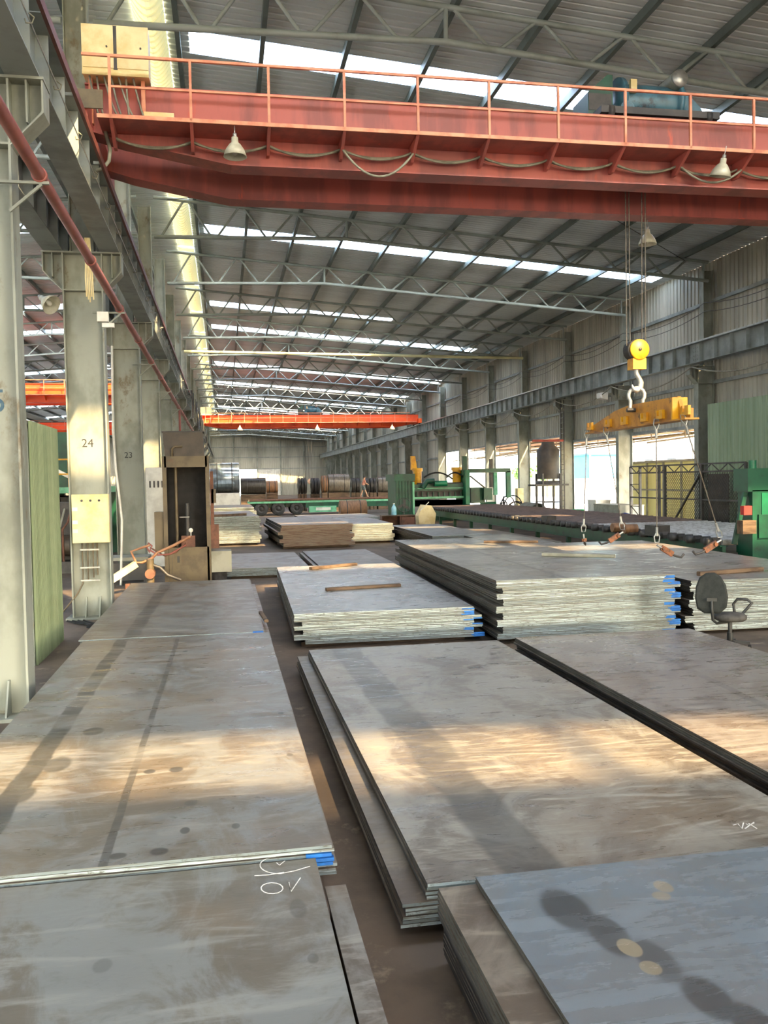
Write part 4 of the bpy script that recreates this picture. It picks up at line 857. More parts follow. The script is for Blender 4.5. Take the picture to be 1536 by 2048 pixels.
bb = MB().prism([(-.1, 0), (.1, 0), (.1, .1), (.05, .18), (-.05, .18), (-.1, .1)], -.1, .1, 'x').mesh('bearing_block', m_dark); bc = MB().lathe([(0, -.3), (.1, -.3), (.1, -.12), (.05, -.11), (.05, .0)], (0, 0, 0), 'x', 14).mesh('roller_hub', m_dark)
y = .4; i = 0
while y < LY-.3:
    near = y < 8.5
    ob('roller', r1 if near else r2, t, (0, y, TZ-.05)); ob('bearing_block', bb, t, (0, y, .84))
    if i % 2 == 0 or not near: ob('roller_hub', bc, t, (.02, y, TZ-.03))
    y += .42 if near else .5; i += 1
for y, m in ((4.6, m_coilb), (5.4, m_coilb)): MB().cyl((-.4, y, 1.02), (.0, y, 1.02), .14, 16).obj('drive_gear', m, t)
MB().box(-.3, .15, 2.9, 3.5, .9, 1.2).obj('drive_motor', m_dark, t); MB().box(-.25, .1, 11.2, 11.8, .9, 1.15).obj('drive_motor', m_dark, t)
# green roll stand at the near end of the table
Yg = 18.6
t = thing('roll_stand', 'dark green machine stand at the right edge by the roller table', 'machine', (12.9, Yg, 0))
def G(px0, py0, px1, py1, y, d, name, m, dz=0): a = PB(px0, py0, px1, py1, y); return MB().box(a[0]-12.9, a[1]-12.9, y-Yg, y-Yg+d, max(a[2], 0)+dz, a[3]).obj(name, m, t)
MB().box(gy(1505, 1000, Yg).x-12.9, gy(1560, 1000, Yg).x-12.9, 0, .6, 0, gy(1520, 980, Yg).z).obj('stand_post', m_green, t)
G(1496, 936, 1600, 982, Yg, .6, 'stand_head', m_green); G(1524, 985, 1600, 1030, Yg-.02, .3, 'guide_block', m_greenb); G(1518, 1028, 1600, 1075, Yg-.05, .5, 'roll_chock', m_green)
a = gy(1520, 925, Yg); MB().cyl((a.x-12.9, .3, gy(1520, 937, Yg).z), (a.x-12.9, .3, gy(1520, 920, Yg).z), .09, 12).obj('head_nut', m_greenb, t)
G(1486, 1041, 1513, 1068, Yg-.25, .25, 'control_box', m_wood); G(1488, 1012, 1504, 1030, Yg-.2, .15, 'red_switch_box', paint('red_box', lin(190, 50, 44), lin(160, 44, 40), 4), 0)
MB().bar((gy(1500, 985, Yg).x-12.9, .2, gy(1500, 985, Yg).z), (gy(1478, 1090, Yg).x-12.9, .2, gy(1478, 1090, Yg).z), .08, .1).obj('stand_brace', m_green, t)

# ------------------------------------------------------------------ levelling machine at the far end of the table
YL = 52.6
lv = thing('levelling_machine', 'big green plate levelling machine with two yellow hydraulic cylinders', 'machine', (14.0, YL, 0))
def LB(px0, py0, px1, py1, y, d, name, m):
    a = PB(px0, py0, px1, py1, y); return MB().box(a[0]-14, a[1]-14, y-YL, y-YL+d, max(0, a[2]), a[3]).obj(name, m, lv)
LB(792, 952, 826, 1062, YL-.6, 2.6, 'left_housing', m_green); LB(932, 940, 940, 1052, YL-.6, 2.4, 'right_upright', m_greenb); LB(788, 948, 830, 962, YL-.7, 2.8, 'housing_cap', m_green)
for i in range(6):
    px = 793+6*i; LB(px, 962, px+2.2, 1040, YL-.68, .08, 'housing_rib', m_green)
LB(826, 968, 935, 981, YL, 1.6, 'upper_beam', m_green); LB(828, 981, 935, 998, YL+.35, 1.2, 'upper_roll_frame', m_dark)
for q in range(4): a = PB(834, 960, 930, 966, YL+.3+.35*q); MB().cyl((a[0]-14, .3+.35*q, a[2]-.1), (a[1]-14, .3+.35*q, a[2]-.1), .13, 14).obj('back_up_roll', m_green if q % 2 else m_dark, lv)
for q in range(9): LB(833+11*q, 984, 835+11*q, 994, YL+.2, .12, 'frame_rib', m_green); LB(828, 1000, 935, 1012, YL+.2, 1.4, 'dark_opening', m_dark)  # solid dark block stands in for the shade of the opening between the rails
LB(828, 975.5, 932, 977.5, YL-.06, .06, 'pale_rail', m_gpale); LB(828, 993, 932, 997, YL-.1, .1, 'pale_rail', m_gpale); LB(826, 964, 829.5, 1050, YL-.8, .15, 'pale_post', m_gpale)
LB(845, 1012, 935, 1048, YL+.5, 1.0, 'machine_base', m_green)
c1 = PB(826, 918, 844, 960, YL+.8)
for (pa, pb_, py0, py1, yy) in ((826, 844, 938, 960, YL+.6), (904, 923, 936, 958, YL+.6)):
    a = PB(pa, py0, pb_, py1, yy); xm = (a[0]+a[1])/2-14; r = (a[1]-a[0])/2
    cy_ = MB().cyl((xm, yy-YL, a[2]-.4), (xm, yy-YL, a[3]-.15), r*.9, 22).obj('hydraulic_cylinder', m_yellow, lv); MB().cyl((xm, yy-YL, a[3]-.15), (xm, yy-YL, a[3]+.05), r*1.12, 22).obj('cylinder_flange', m_yellow, cy_)
a = PB(822, 912, 834, 940, YL+.9); MB().prism([(a[0]-14, a[2]), (a[1]-14, a[2]), (a[0]-14+.25, a[3]), (a[0]-14, a[3])], .8, 1.1).obj('yellow_guard', m_yellow, lv)
a = PB(868, 962, 893, 972, YL-.2); MB().cyl((a[0]-14, -.3, (a[2]+a[3])/2), (a[1]-14, -.3, (a[2]+a[3])/2), .17, 16).obj('cross_shaft_motor', m_greenb, lv)
a = PB(845, 962, 868, 975, YL-.2); MB().tube([(a[0]-14, -.2, a[2]), (a[0]-14+.3, -.25, a[3]), (a[1]-14, -.3, a[3])], .16, 12).obj('bent_shaft', m_green, lv)
for (pa, pb_) in ((848, 905), (893, 930)): MB().tube(sag(Vector(gy(pa, 955, YL)-Vector((14, YL, 0))), Vector(gy(pb_, 958, YL)-Vector((14, YL, 0))), -.35), .05, 8).obj('hydraulic_hose', m_black, lv)
# gate frame beside the leveller
LB(926, 912, 934, 950, YL-.3, .3, 'gate_post', m_green); LB(938, 937, 1021, 945, YL-.3, .3, 'gate_beam', m_green); LB(1014, 942, 1022, 995, YL-.3, .3, 'gate_leg', m_greenb); LB(988, 945, 995, 990, YL+1.0, .2, 'gate_leg', m_gpale); LB(980, 918, 986, 975, YL+1, .2, 'gate_mast', m_dark)
g0, g1 = gy(940, 952, YL), gy(970, 976, YL); MB().bar(Vector(g0)-Vector((14, YL, 0)), Vector(g1)-Vector((14, YL, 0)), .1, .08).obj('gate_brace', m_dark, lv)
LB(942, 975, 970, 1006, YL+.3, 1.0, 'pump_tank', m_green); LB(968, 976, 985, 1000, YL-.1, .8, 'oil_tank', m_green); LB(967, 1004, 993, 1012, YL+3.2, .8, 'foot_step', m_greenb)
random.seed(3)
hz_ = thing('hose_tangle', 'tangle of black hydraulic hoses on the floor right of the levelling machine', 'hoses', (gz(1012, 1026, .0).x+.5, 45.0, 0)); bx_ = 17.6
hz_.location = (18.1, gx(1018, 1015, 18.1).y, 0)
for i in range(12):
    a = random.uniform(0, 3.1); r = random.uniform(.3, .75); c = (random.uniform(-1.2, 1.2), random.uniform(-.8, .8), r+.05)
    MB().tube([(c[0]+r*math.cos(b)*math.cos(a), c[1]+r*math.cos(b)*math.sin(a), c[2]+r*math.sin(b)) for b in [2*math.pi*k/16 for k in range(16)]], .04, 6, closed=True).obj('hose_loop', m_black, hz_)
t = thing('motor_drum', 'grey ribbed ducting coil lying beyond the roller table', 'duct', (17.9, gx(1064, 1010, 17.9).y, 0))
MB().lathe([(.5+.05*(k % 2), -1.1+.11*k) for k in range(21)], (0, 0, .56), 'y', 20).obj('ribbed_duct', m_crate, t)
# small operator's corner by the leveller
Yo = 45.0
a = PB(762, 1030, 828, 1050, Yo); zt = gy(795, 1030, Yo).z
t = thing('operator_desk', 'brown wooden operator desk before the levelling machine', 'desk', ((a[0]+a[1])/2, Yo, 0)); w = (a[1]-a[0])/2
MB().box(-w, w, -.35, .35, zt-.05, zt).obj('desk_top', m_wood, t)
for s, n in ((-1, 'desk_side'), (.1, 'desk_side'), (1, 'desk_side')): MB().box(s*w-.03 if s > 0 else s*w, s*w+.03 if s < 1 else w, -.33, .33, 0, zt-.05).obj(n, m_rustp, t)
MB().box(-w+.03, w-.03, .28, .31, 0, zt-.05).obj('desk_back', m_rustp, t); MB().box(.1*w+.05, w-.05, -.34, -.32, .1, zt-.1).obj('drawer_front', m_rustp, t)
b = gy(788, 1030, Yo-.1)
t = thing('water_bottle', 'pale blue plastic water bottle standing on the operator desk', 'bottle', (b.x, Yo-.1, zt))
MB().lathe([(0, 0), (.13, 0), (.14, .04), (.13, .2), (.14, .3), (.12, .42), (.05, .52), (.045, .58), (0, .58)], n=18).obj('bottle_body', m_blueb, t); MB().lathe([(0, .575), (.05, .575), (.05, .63), (0, .63)], n=12).obj('bottle_cap', m_white, t)
t = thing('standing_fan', 'round black workshop fan behind the water bottle', 'fan', (gy(812, 1030, Yo+.25).x, Yo+.75, 0)); zf = gy(812, 1010, Yo+.7).z
MB().tube([(.38*math.cos(2*math.pi*k/20), 0, zf+.38*math.sin(2*math.pi*k/20)) for k in range(20)], .02, 6, closed=True).obj('fan_rim', m_dark, t)
for k in range(12): MB().bar((.05*math.cos(k*math.pi/6), -.02, zf+.05*math.sin(k*math.pi/6)), (.37*math.cos(k*math.pi/6), -.02, zf+.37*math.sin(k*math.pi/6)), .008, .008).obj('guard_wire', m_dark, t)
for k in range(3): MB().prism([(0, 0), (.1, .05), (.12, .3), (-.06, .32)], 0, .01).obj('fan_blade', m_dark, t, (0, .03, zf)).rotation_euler = (0, k*2.094, 0)
MB().cyl((0, .06, 0.03), (0, .06, zf), .025, 8).obj('fan_pole', m_dark, t); MB().cyl((0, .06, 0), (0, .06, .03), .25, 18).obj('fan_base', m_dark, t); MB().cyl((0, .0, zf), (0, .2, zf), .08, 12).obj('fan_motor', m_dark, t)
t = thing('covered_console', 'cream cloth-covered console beside the end of the roller table', 'console', (10.85, 47.0, 0)); 
MB().prism([(-.35, 0), (.5, 0), (.6, .7), (.35, 1.15), (-.1, 1.2), (-.4, .6)], -.4, .4).obj('console_body', m_yel, t); MB().bar((-.3, -.45, .9), (.2, -.45, 1.35), .04, .04).obj('console_arm', m_white, t)
# ------------------------------------------------------------------ trailer, coils and person in the distance
YT = 68.0
def PT(px0, py0, px1, py1, y): return PB(px0, py0, px1, py1, y)
tr_ = thing('flatbed_trailer', 'green flatbed trailer parked across the hall', 'trailer', (8.0, YT, 0))
def TB(px0, py0, px1, py1, y, d, name, m): a = PB(px0, py0, px1, py1, y); return MB().box(a[0]-8, a[1]-8, y-YT, y-YT+d, a[2], a[3]).obj(name, m, tr_)
zd = gy(640, 1001, YT).z; xa, xb = gy(496, 1000, YT).x, gy(800, 1000, YT).x
MB().box(xa-8, xb-8, 0, 2.45, zd-.12, zd).obj('deck', m_gpale, tr_); MB().box(xa-8, xb-8, -.02, .0, zd-.14, zd+.01).obj('deck_edge', m_gpale, tr_)
for y in (.7, 1.6): MB().box(xa-8+.2, xb-8, y, y+.15, zd-.5, zd-.12).obj('chassis_beam', m_green, tr_)
MB().box(gy(612, 1010, YT).x-8, xb-8, .05, .25, zd-.55, zd-.12).obj('side_skirt', m_green, tr_)
a = PB(618, 1012, 673, 1024, YT-.05); bx2 = MB().box(a[0]-8, a[1]-8, -.05, .5, a[2], a[3]).obj('tool_box', m_gpale, tr_)
MB().box(a[0]-8+.55, a[1]-8-.45, -.056, -.05, a[2]+.14, a[3]-.1).obj('box_lettering_panel', m_white, bx2)
for px in (523, 557, 594):
    c = gy(px, 1018, YT); 
    for yy in (.05, 2.0):
        w_ = MB().lathe([(.28, -.15), (.45, -.15), (.52, -.1), (.52, .1), (.45, .15), (.28, .15)], (c.x-8, yy+.15, .52), 'y', 26).obj('tyre', m_tyre, tr_)
        MB().lathe([(0, -.08), (.1, -.09), (.12, -.03), (.25, -.02), (.29, -.13), (.29, .1), (0, .1)], (c.x-8, yy+.15, .52), 'y', 20).obj('wheel_rim', m_dark, w_)
    MB().cyl((c.x-8, .2, .52), (c.x-8, 2.3, .52), .06, 8).obj('axle', m_dark, tr_)
for px in (536, 573, 610): TB(px, 1003, px+1.5, 1018, YT+.1, .05, 'mud_hanger', m_dark)
for px in (500, 700, 790): TB(px, 1006, px+4, 1030, YT+.3, .2, 'landing_leg', m_dark)
# rust-brown long bars on the deck
zb_ = zd
for i in range(4):
    o = MB().cyl((0, 0, 0), (xb-xa-.3-.2*i, 0, 0), .09, 10).obj('steel_tube', m_rustp, None, (xa+.1+.15*i, YT+.3+.3*i, zb_+.091)); tag(o, nth(i+1)+' rusty steel tube from the near edge of the trailer deck', 'steel tube', 'rusty tubes on the trailer')
tag(MB().box(-1.6, 1.6, -.42, .42, 0, .12).obj('cream_sheet', m_yel, None, (gy(540, 995, YT).x, YT+1.85, zb_+.012)), 'cream timber sheet at the left end of the trailer deck', 'sheet')
# person walking on the load
def skin_mesh(name, pts, edges, rad, mat, root=0, sub=2):
    me = bpy.data.meshes.new('sk'); me.from_pydata(pts, edges, []); o = bpy.data.objects.new('sk', me); COL.objects.link(o)
    m = o.modifiers.new('s', 'SKIN'); m.use_smooth_shade = True; s2 = o.modifiers.new('u', 'SUBSURF'); s2.levels = sub; s2.render_levels = sub
    for i, r in enumerate(rad): me.skin_vertices[0].data[i].radius = r if isinstance(r, tuple) else (r, r)
    me.skin_vertices[0].data[root].use_root = True
    bpy.context.view_layer.update(); out = bpy.data.meshes.new_from_object(o.evaluated_get(bpy.context.evaluated_depsgraph_get()))
    bpy.data.objects.remove(o); out.name = name; out.materials.clear(); out.materials.append(mat)
    for p in out.polygons: p.use_smooth = True
    return out
pz = zd+.182; pp = gy(727, 985, YT+.62)
# joints: walking towards the right, arms forward; x to the right
J = [(0, 0, .90), (.02, 0, 1.12), (.05, 0, 1.36), (.07, 0, 1.47), (.10, 0, 1.56), (.11, 0, 1.64),
     (.0, -.09, .86), (.16, -.09, .47), (.30, -.09, .08), (.40, -.09, .04),
     (.0, .09, .86), (-.08, .09, .46), (-.24, .09, .09), (-.14, .09, .03),
     (.06, -.19, 1.38), (.16, -.22, 1.14), (.36, -.18, 1.02), (.43, -.17, .99), (.05, .19, 1.38), (.12, .22, 1.13), (.33, .18, 1.04), (.40, .17, 1.02)]
E_ = [(0, 1), (1, 2), (2, 3), (3, 4), (4, 5), (0, 6), (6, 7), (7, 8), (8, 9), (0, 10), (10, 11), (11, 12), (12, 13), (2, 14), (14, 15), (15, 16), (16, 17), (2, 18), (18, 19), (19, 20), (20, 21)]
RD = [(.12, .15), (.11, .14), (.11, .16), .055, .085, .085, .09, .06, .04, .035, .09, .06, .04, .035, .06, .045, .035, .03, .06, .045, .035, .03]
pe = thing('person', 'person in a pale red shirt and grey shorts walking along the trailer load', 'person', (pp.x, YT+.62, pz-.02), 0)
ob('body', skin_mesh('body', J, E_, RD, m_skin), pe)
ob('shirt', skin_mesh('shirt', [J[0], J[1], J[2], J[14], (.13, -.215, 1.2), J[18], (.1, .215, 1.2)], [(0, 1), (1, 2), (2, 3), (3, 4), (2, 5), (5, 6)], [(.135, .165), (.125, .155), (.125, .175), .075, .06, .075, .06], m_shirt), pe)
ob('shorts', skin_mesh('shorts', [(0, 0, .93), J[6], (.14, -.09, .55), J[10], (-.07, .09, .55)], [(0, 1), (1, 2), (0, 3), (3, 4)], [(.14, .165), .105, .085, .105, .085], m_short), pe)
MB().lathe([(0, .13), (.06, .115), (.095, .06), (.1, 0), (.085, -.05)], (.095, 0, 1.62), 'z', 16).obj('hair', m_hair, pe)
MB().lathe([(0, -.02), (.02, 0), (0, .03)], (.2, 0, 1.585), 'x', 8).obj('nose', m_skin, pe)
# coils
_cm = {}
def coil(px0, py0, px1, py1, Y, mat, label, group=None, z0=None, core=.38):
    a = PB(px0, py0, px1, py1, Y); r = (a[3]-a[2])/2; L = a[1]-a[0]; xm = (a[0]+a[1])/2
    z = a[2] if z0 is None else z0
    t = thing('steel_coil', label, 'steel coil', (xm, Y+r, z), 0, group)
    prof = [(r*core, -L/2)]+[(r*(core+(1-core)*k/6), -L/2-(.012 if k % 2 else 0)) for k in range(1, 6)]+[(r*.985, -L/2), (r, -L/2+.03), (r, L/2-.03), (r*.985, L/2), (r*core, L/2), (r*core, -L/2)]
    MB().lathe(prof, (0, 0, r), 'x', 40).obj('coil_body', mat, t)
    for f in (-.25, .25): MB().lathe([(r+.003, f*L-.03), (r+.008, f*L-.03), (r+.008, f*L+.03), (r+.003, f*L+.03)], (0, 0, r), 'x', 40).obj('coil_strap', m_dark, t)
    return t
def plinth(t, px0, px1, Y, d, z, mat, label, cat='skid', y0=0):
    a = gy(px0, 990, Y).x; b = gy(px1, 990, Y).x; return tag(MB().box(a, b, Y+y0, Y+y0+d, 0, z-.001).obj('coil_skid', mat), label, cat)
def coil_on(px0, py0, px1, py1, Y, mat, label, group=None, sk=True):
    c = coil(px0, py0, px1, py1, Y, mat, label, group); z = c.location.z
    if sk and z > .02:
        a = gy(px0, py1, Y); b = gy(px1, py1, Y); r = c.location.y-Y
        tag(MB().prism([(Y+r*.35, 0), (Y+r*1.65, 0), (Y+r*1.65, z-.009), (Y+r*.35, z-.009)], a.x, b.x, 'x').obj('coil_skid', m_wood), 'timber skid under '+label, 'skid', ('skids of '+group) if group else None)
    else: c.location.z = 0
    return c
coil_on(419, 925, 479, 986, 62.0, m_coilg, 'largest shiny galvanised coil left of the trailer')
coil_on(482, 956, 532, 989, 74.0, m_coild, 'dark coil behind the left end of the trailer'); coil_on(533, 962, 556, 986, 76.0, m_coilb, 'small brown coil beside the dark one')
plx = [597+6.2*i for i in range(9)]
for i, px in enumerate(plx[:3]): coil_on(px, 956, px+4.6, 988, 76.0, m_coild, nth(i+1)+' narrow black slit coil left of the distant hook', 'narrow black slit coils')
for i, px in enumerate((623, 629, 635)): coil_on(px, 956, px+5, 988, 76.0, m_coild, nth(i+1)+' narrow black slit coil right of the distant hook', 'slit coils right of the distant hook')
coil_on(645, 951, 656, 985, 74.0, m_coilb, 'orange-brown narrow coil beside the big brown coil'); coil_on(658, 948, 700, 985, 74.0, m_coil, 'big brown-grey coil seen above the trailer in the middle')
for i, px in enumerate((704, 713)): coil_on(px, 956, px+8, 985, 76.0, m_coild, ('outer', 'inner')[i]+' dark narrow coil left of the walking person', 'dark coils left of the person')
for i, px in enumerate((733, 741, 748)): coil_on(px, 956, px+6, 985, 76.0, m_coild, nth(i+1)+' dark narrow coil right of the walking person', 'dark coils right of the person')
coil_on(757, 953, 792, 984, 76.0, m_coil, 'grey coil half hidden by the levelling machine')
coil_on(682, 1002, 735, 1040, 58.0, m_coilb, 'tan coil on the floor in front of the trailer')
tag(MB().box(0, 1, 0, 1, 0, 1).obj('wrapped_pack', m_white), 'pale wrapped sheet pack under the galvanised coil', 'sheet pack')
o = bpy.data.objects['wrapped_pack']; a = PB(418, 987, 480, 1004, 59.5); o.location = (a[0], 59.5, 0); o.scale = (a[1]-a[0], 2.0, a[3])
# distant hook hanging before the slit coils
t = thing('hook_block', 'distant small hook block hanging before the black slit coils', 'hook block', (8.3, YF+1.06, gy(615, 963, YF+1.06).z))
MB().lathe([(0, -.1), (.3, -.1), (.3, .1), (0, .1)], (0, 0, 0), 'y', 22).obj('sheave_cover', paint('pale_pink_paint', lin(220, 180, 150), lin(196, 150, 122), 4), t); MB().lathe([(0, -.12), (.1, -.12), (.1, -.1), (0, -.1)], (0, 0, 0), 'y', 14).obj('axle_pin', m_dark, t)
MB().box(-.13, .13, -.1, .1, -.6, -.28).obj('cheek_block', m_galv, t); MB().tube([(0, 0, -.6), (.1, 0, -.75), (.12, 0, -.9), (0, 0, -1.0), (-.12, 0, -.9)], .05, 8).obj('hook', m_galv, t)
for dx in (-.15, .15): MB().cyl((dx, 0, .2), (dx, 0, 6.6), .015, 6).obj('wire_rope', m_wire, t)

# ------------------------------------------------------------------ right side: cage, hopper, cases
XC = 18.4
def RX(px, py): g = gx(px, py, XC); return g
ca = thing('mesh_cage', 'dark steel lattice frame with wire mesh panels by the right wall', 'cage', (XC, 30.0, 0))
yA, yB, yC_ = RX(1262, 1000).y, RX(1330, 1000).y, RX(1492, 1000).y; zc = 3.0
def C(mb, n, m=m_dark): return mb.obj(n, m, ca, (-XC, -30.0, 0))
for yy in (yA, yA-.9, yB, yB+.5, (yB+yC_)/2, yC_): C(MB().box(XC-.05, XC+.05, yy-.05, yy+.05, 0, zc), 'frame_post')
for z in (zc, zc-.3, 1.6): C(MB().box(XC-.03, XC+.03, yC_, yA, z-.03, z+.03), 'frame_rail')
n = 16
for i in range(n):
    y0_, y1_ = yC_+(yA-yC_)*i/n, yC_+(yA-yC_)*(i+1)/n; C(MB().bar((XC, y0_, zc-.3 if i % 2 else zc), (XC, y1_, zc if i % 2 else zc-.3), .03, .03), 'lattice_bar')
for i in range(5): C(MB().bar((XC, yA-.9, .2+.5*i), (XC, yA, .7+.5*i) if i % 2 else (XC, yA, .2+.5*i), .03, .03), 'lattice_bar')
mesh = MB(); pitch = .16
yy = yC_-2.7
while yy < yB:
    for s in (1, -1):
        a, b = yy, yy+2.7; za, zb2 = (0.1, 2.7) if s > 0 else (2.7, .1)
        lo, hi = max(a, yC_), min(b, yB)
        if hi > lo: f = lambda y: za+(zb2-za)*(y-a)/2.7; mesh.bar((XC+.02, lo, f(lo)), (XC+.02, hi, f(hi)), .012, .012)
    yy += pitch
o = C(mesh, 'wire_mesh'); o['kind'] = 'stuff'
C(MB().bar((XC-.04, yB-.3, .2), (XC-.04, (yB+yC_)/2+.2, 2.5), .06, .06), 'diagonal_brace'); C(MB().box(XC+.06, XC+.1, yC_+1.2, yC_+2.6, .3, 2.6), 'cage_door', m_brownd)
# hopper
hp_ = gx(1097, 1000, 17.6)
t = thing('hopper', 'tall dark cylindrical hopper on a four-legged steel stand', 'hopper', (17.6, hp_.y, 0)); 
z0_, z1_, z2_, z3_ = (gx(1097, y, 17.6).z for y in (968, 958, 900, 884))
R_ = abs(gx(1082, 930, 17.6).y-gx(1115, 930, 17.6).y)*.5*.42
R_ = .62
MB().lathe([(R_*.55, z3_), (R_*.6, z2_+.25), (R_, z2_), (R_, z1_+.6), (R_*.98, z1_)], n=26).obj('drum', m_brownd, t); MB().lathe([(0, z3_), (R_*.55, z3_)], n=26).obj('drum_lid', m_brownd, t); MB().lathe([(R_*1.12, z0_), (R_*1.12, z1_-.1), (R_*.6, z1_-.1), (0, z1_-.1)], n=26).obj('collar', m_dark, t)
MB().box(-.9, .9, -.05, .05, z3_+.02, z3_+.14).obj('red_beam', paint('red_beam_paint', lin(170, 70, 50), lin(140, 60, 44), 3), t)
for sx in (-1, 1):
    for sy in (-1, 1): MB().box(sx*.5-.05, sx*.5+.05, sy*.5-.05, sy*.5+.05, 0, z1_+.3).obj('leg', m_dark, t)
MB().box(-.95, .95, -.6, .6, z0_-.1, z0_).obj('platform', m_dark, t)
for s in (-1, 1): MB().box(-.5, .5, s*.5-.03, s*.5+.03, 1.2, 1.26).obj('tie_bar', m_dark, t)
# ladder on the column beside it
t = thing('ladder', 'caged steel ladder fixed to the wall column beside the hopper', 'ladder', (19.3, Y0+DY*5+.3, 0))
for s in (-1, 1): MB().box(-.03, .03, s*.22-.02, s*.22+.02, .1, 7.0).obj('ladder_rail', m_dark, t)
for i in range(22): MB().cyl((0, -.22, .3+.3*i), (0, .22, .3+.3*i), .014, 6).obj('rung', m_galv, t)
# cases and bins near the opening
def case(px0, py0, px1, py1, x, d, name, m, label, cat, lid=None):
    a = gx(px0, py1, x); b = gx(px1, py1, x); y0_, y1_ = min(a.y, b.y), max(a.y, b.y); zt_ = gx((px0+px1)/2, py0, x).z
    t = thing(name, label, cat, (x+d/2, (y0_+y1_)/2, 0)); h_ = (y1_-y0_)/2
    MB().box(-d/2, d/2, -h_, h_, 0.03, zt_-.04).obj('body', m, t); MB().box(-d/2-.02, d/2+.02, -h_-.02, h_+.02, zt_-.04, zt_).obj('lid', lid or m, t)
    for s in (-1, 1): MB().box(-d/2+.02, d/2-.02, s*h_*.8-.05, s*h_*.8+.05, 0, .03).obj('skid', m_dark, t)
    MB().box(-d/2-.012, -d/2, -h_*.9, h_*.9, .12, zt_-.12).obj('front_panel', m, t)
    return t
case(1188, 1009, 1240, 1032, 18.0, 1.2, 'tool_case', m_crate, 'wide grey tool case beyond the roller table', 'case'); case(1176, 1000, 1192, 1032, 18.6, .8, 'tool_case', m_white, 'narrow pale grey case left of the wide one', 'case')
b_ = gx(1155, 1028, 19.0)
t = thing('waste_bin', 'bright green plastic waste bin by the right opening', 'bin', (19.0, b_.y, 0)); MB().lathe([(0, .02), (.26, .02), (.34, .75), (.36, .75), (.36, .8), (.32, .8), (.24, .06), (0, .06)], n=20).obj('bin_body', m_bin, t); MB().lathe([(0, 0), (.24, 0), (.26, .02), (0, .02)], n=20).obj('bin_base', m_dark, t)
t = thing('cardboard_box', 'open cardboard box filled with blue cloth near the cage', 'box', (17.6, gx(1250, 1030, 17.6).y, 0))
MB().box(-.4, .4, -.4, .4, 0, .5).obj('carton', m_card, t); MB().lathe([(0, .95), (.2, .9), (.36, .7), (.34, .48)], n=12).obj('cloth', m_tarp, t)
t = thing('switch_box', 'cream switch box fixed to the foot of the dark wall column', 'switch box', (19.2, Y0+DY*6-.1, 1.3)); MB().box(-.3, .1, -.25, .25, -.6, .6).obj('box_body', m_yel, t); MB().box(-.32, -.3, -.22, .22, -.55, .55).obj('box_door', m_yel, t); MB().box(-.05, .05, -.05, .05, -1.3, -.6).obj('box_pedestal', m_dark, t)
t = thing('flood_light', 'white flood light on a bracket below the right runway', 'flood light', tuple(gx(1207, 792, 18.9)))
MB().prism([(-.28, -.12), (.15, -.2), (.15, .2), (-.28, .14)], -.2, .2).obj('light_body', m_white, t); MB().bar((.15, 0, 0), (1.25, 0, -.05), .05, .05).obj('light_arm', m_beam, t)
# green sheet fixed to the near right wall
t = thing('green_sheet', 'green corrugated sheet cladding on the right wall', 'cladding', (19.25, 28.0, 0)); a = gx(1416, 800, 19.25); zz0, zz1 = 0.0, gx(1470, 800, 19.25).z
y_ = 0
gs = MB(); ys = []
for i in range(44): ys += [(-5.5+.25*i, 0), (-5.5+.25*(i+.55), 0), (-5.5+.25*(i+.63), -.03), (-5.5+.25*(i+.92), -.03)]
m_ = len(ys); yoff = a.y-28-5.5
gs.add([(h, y+yoff, zz0) for y, h in ys]+[(h, y+yoff, zz1) for y, h in ys], [(j, j+1, m_+j+1, m_+j) for j in range(m_-1)]); gs.obj('corrugated_sheet', m_gsheet, t); MB().box(.02, .1, yoff-5.4, yoff+5.4, zz1-.2, zz1-.1).obj('sheet_rail', m_beam, t)
for yy in (-5, 0, 5): MB().box(.02, .1, yoff+yy-.05, yoff+yy+.05, 0, zz1-.1).obj('sheet_post', m_beam, t)
# cables slung along the right wall
for j, (z, d, nm) in enumerate(((6.95, .55, 'thick grey cable sagging along the right wall below the runway'), (9.2, .3, 'thin cable strung along the upper right wall'), (9.55, .35, 'second thin cable strung along the upper right wall'))):
    t = thing('wall_cable', nm, 'cable', (18.75 if j == 0 else 19.35, Y0, z))
    for k in range(1, 9): MB().tube(sag((0, DY*k, 0), (0, DY*(k+1), 0), d, 12), .03 if j == 0 else .015, 6).obj('cable_span', m_cable if j == 0 else m_dark, t)

# ------------------------------------------------------------------ beyond the right opening
cn = thing('eave_canopy', 'cream lean-to canopy outside the right opening', 'canopy', (21.0, 50.0, 0))
MB().add([(.0-.4, -22, 5.75), (6.5, -22, 5.15), (6.5, 34, 5.15), (-.4, 34, 5.75)], [(0, 1, 2, 3)]).obj('canopy_sheet', m_card, cn)
for i in range(5): MB().box(.2+1.5*i, .3+1.5*i, -22, 34, 5.52-.14*i, 5.66-.14*i).obj('canopy_purlin', m_brown, cn)
for k in range(3, 10):
    y = Y0+DY*k-50; MB().bar((-.4, y, 4.2), (6.4, y, 5.0), .08, .08).obj('canopy_strut', m_brown, cn); MB().bar((-.4, y, 5.5), (6.4, y, 5.05), .08, .08).obj('canopy_rafter', m_brown, cn); MB().box(6.3, 6.4, y-.05, y+.05, 0, 5.05).obj('canopy_post', m_galv, cn)
    for f in (.3, .6): MB().bar((6.8*f-.4, y, 4.2+.8*f), (6.8*f-.4, y, 5.5-.45*f), .05, .05).obj('canopy_web', m_brown, cn)
fe = thing('sheet_fence', 'pale yellow sheet fence with dark posts outside the right opening', 'fence', (24.0, 46.0, 0))
f0, f1 = gx(1236, 1000, 24.0).y-46, gx(1400, 1000, 24.0).y-46; fz = gx(1320, 925, 24.0).z; n = 7
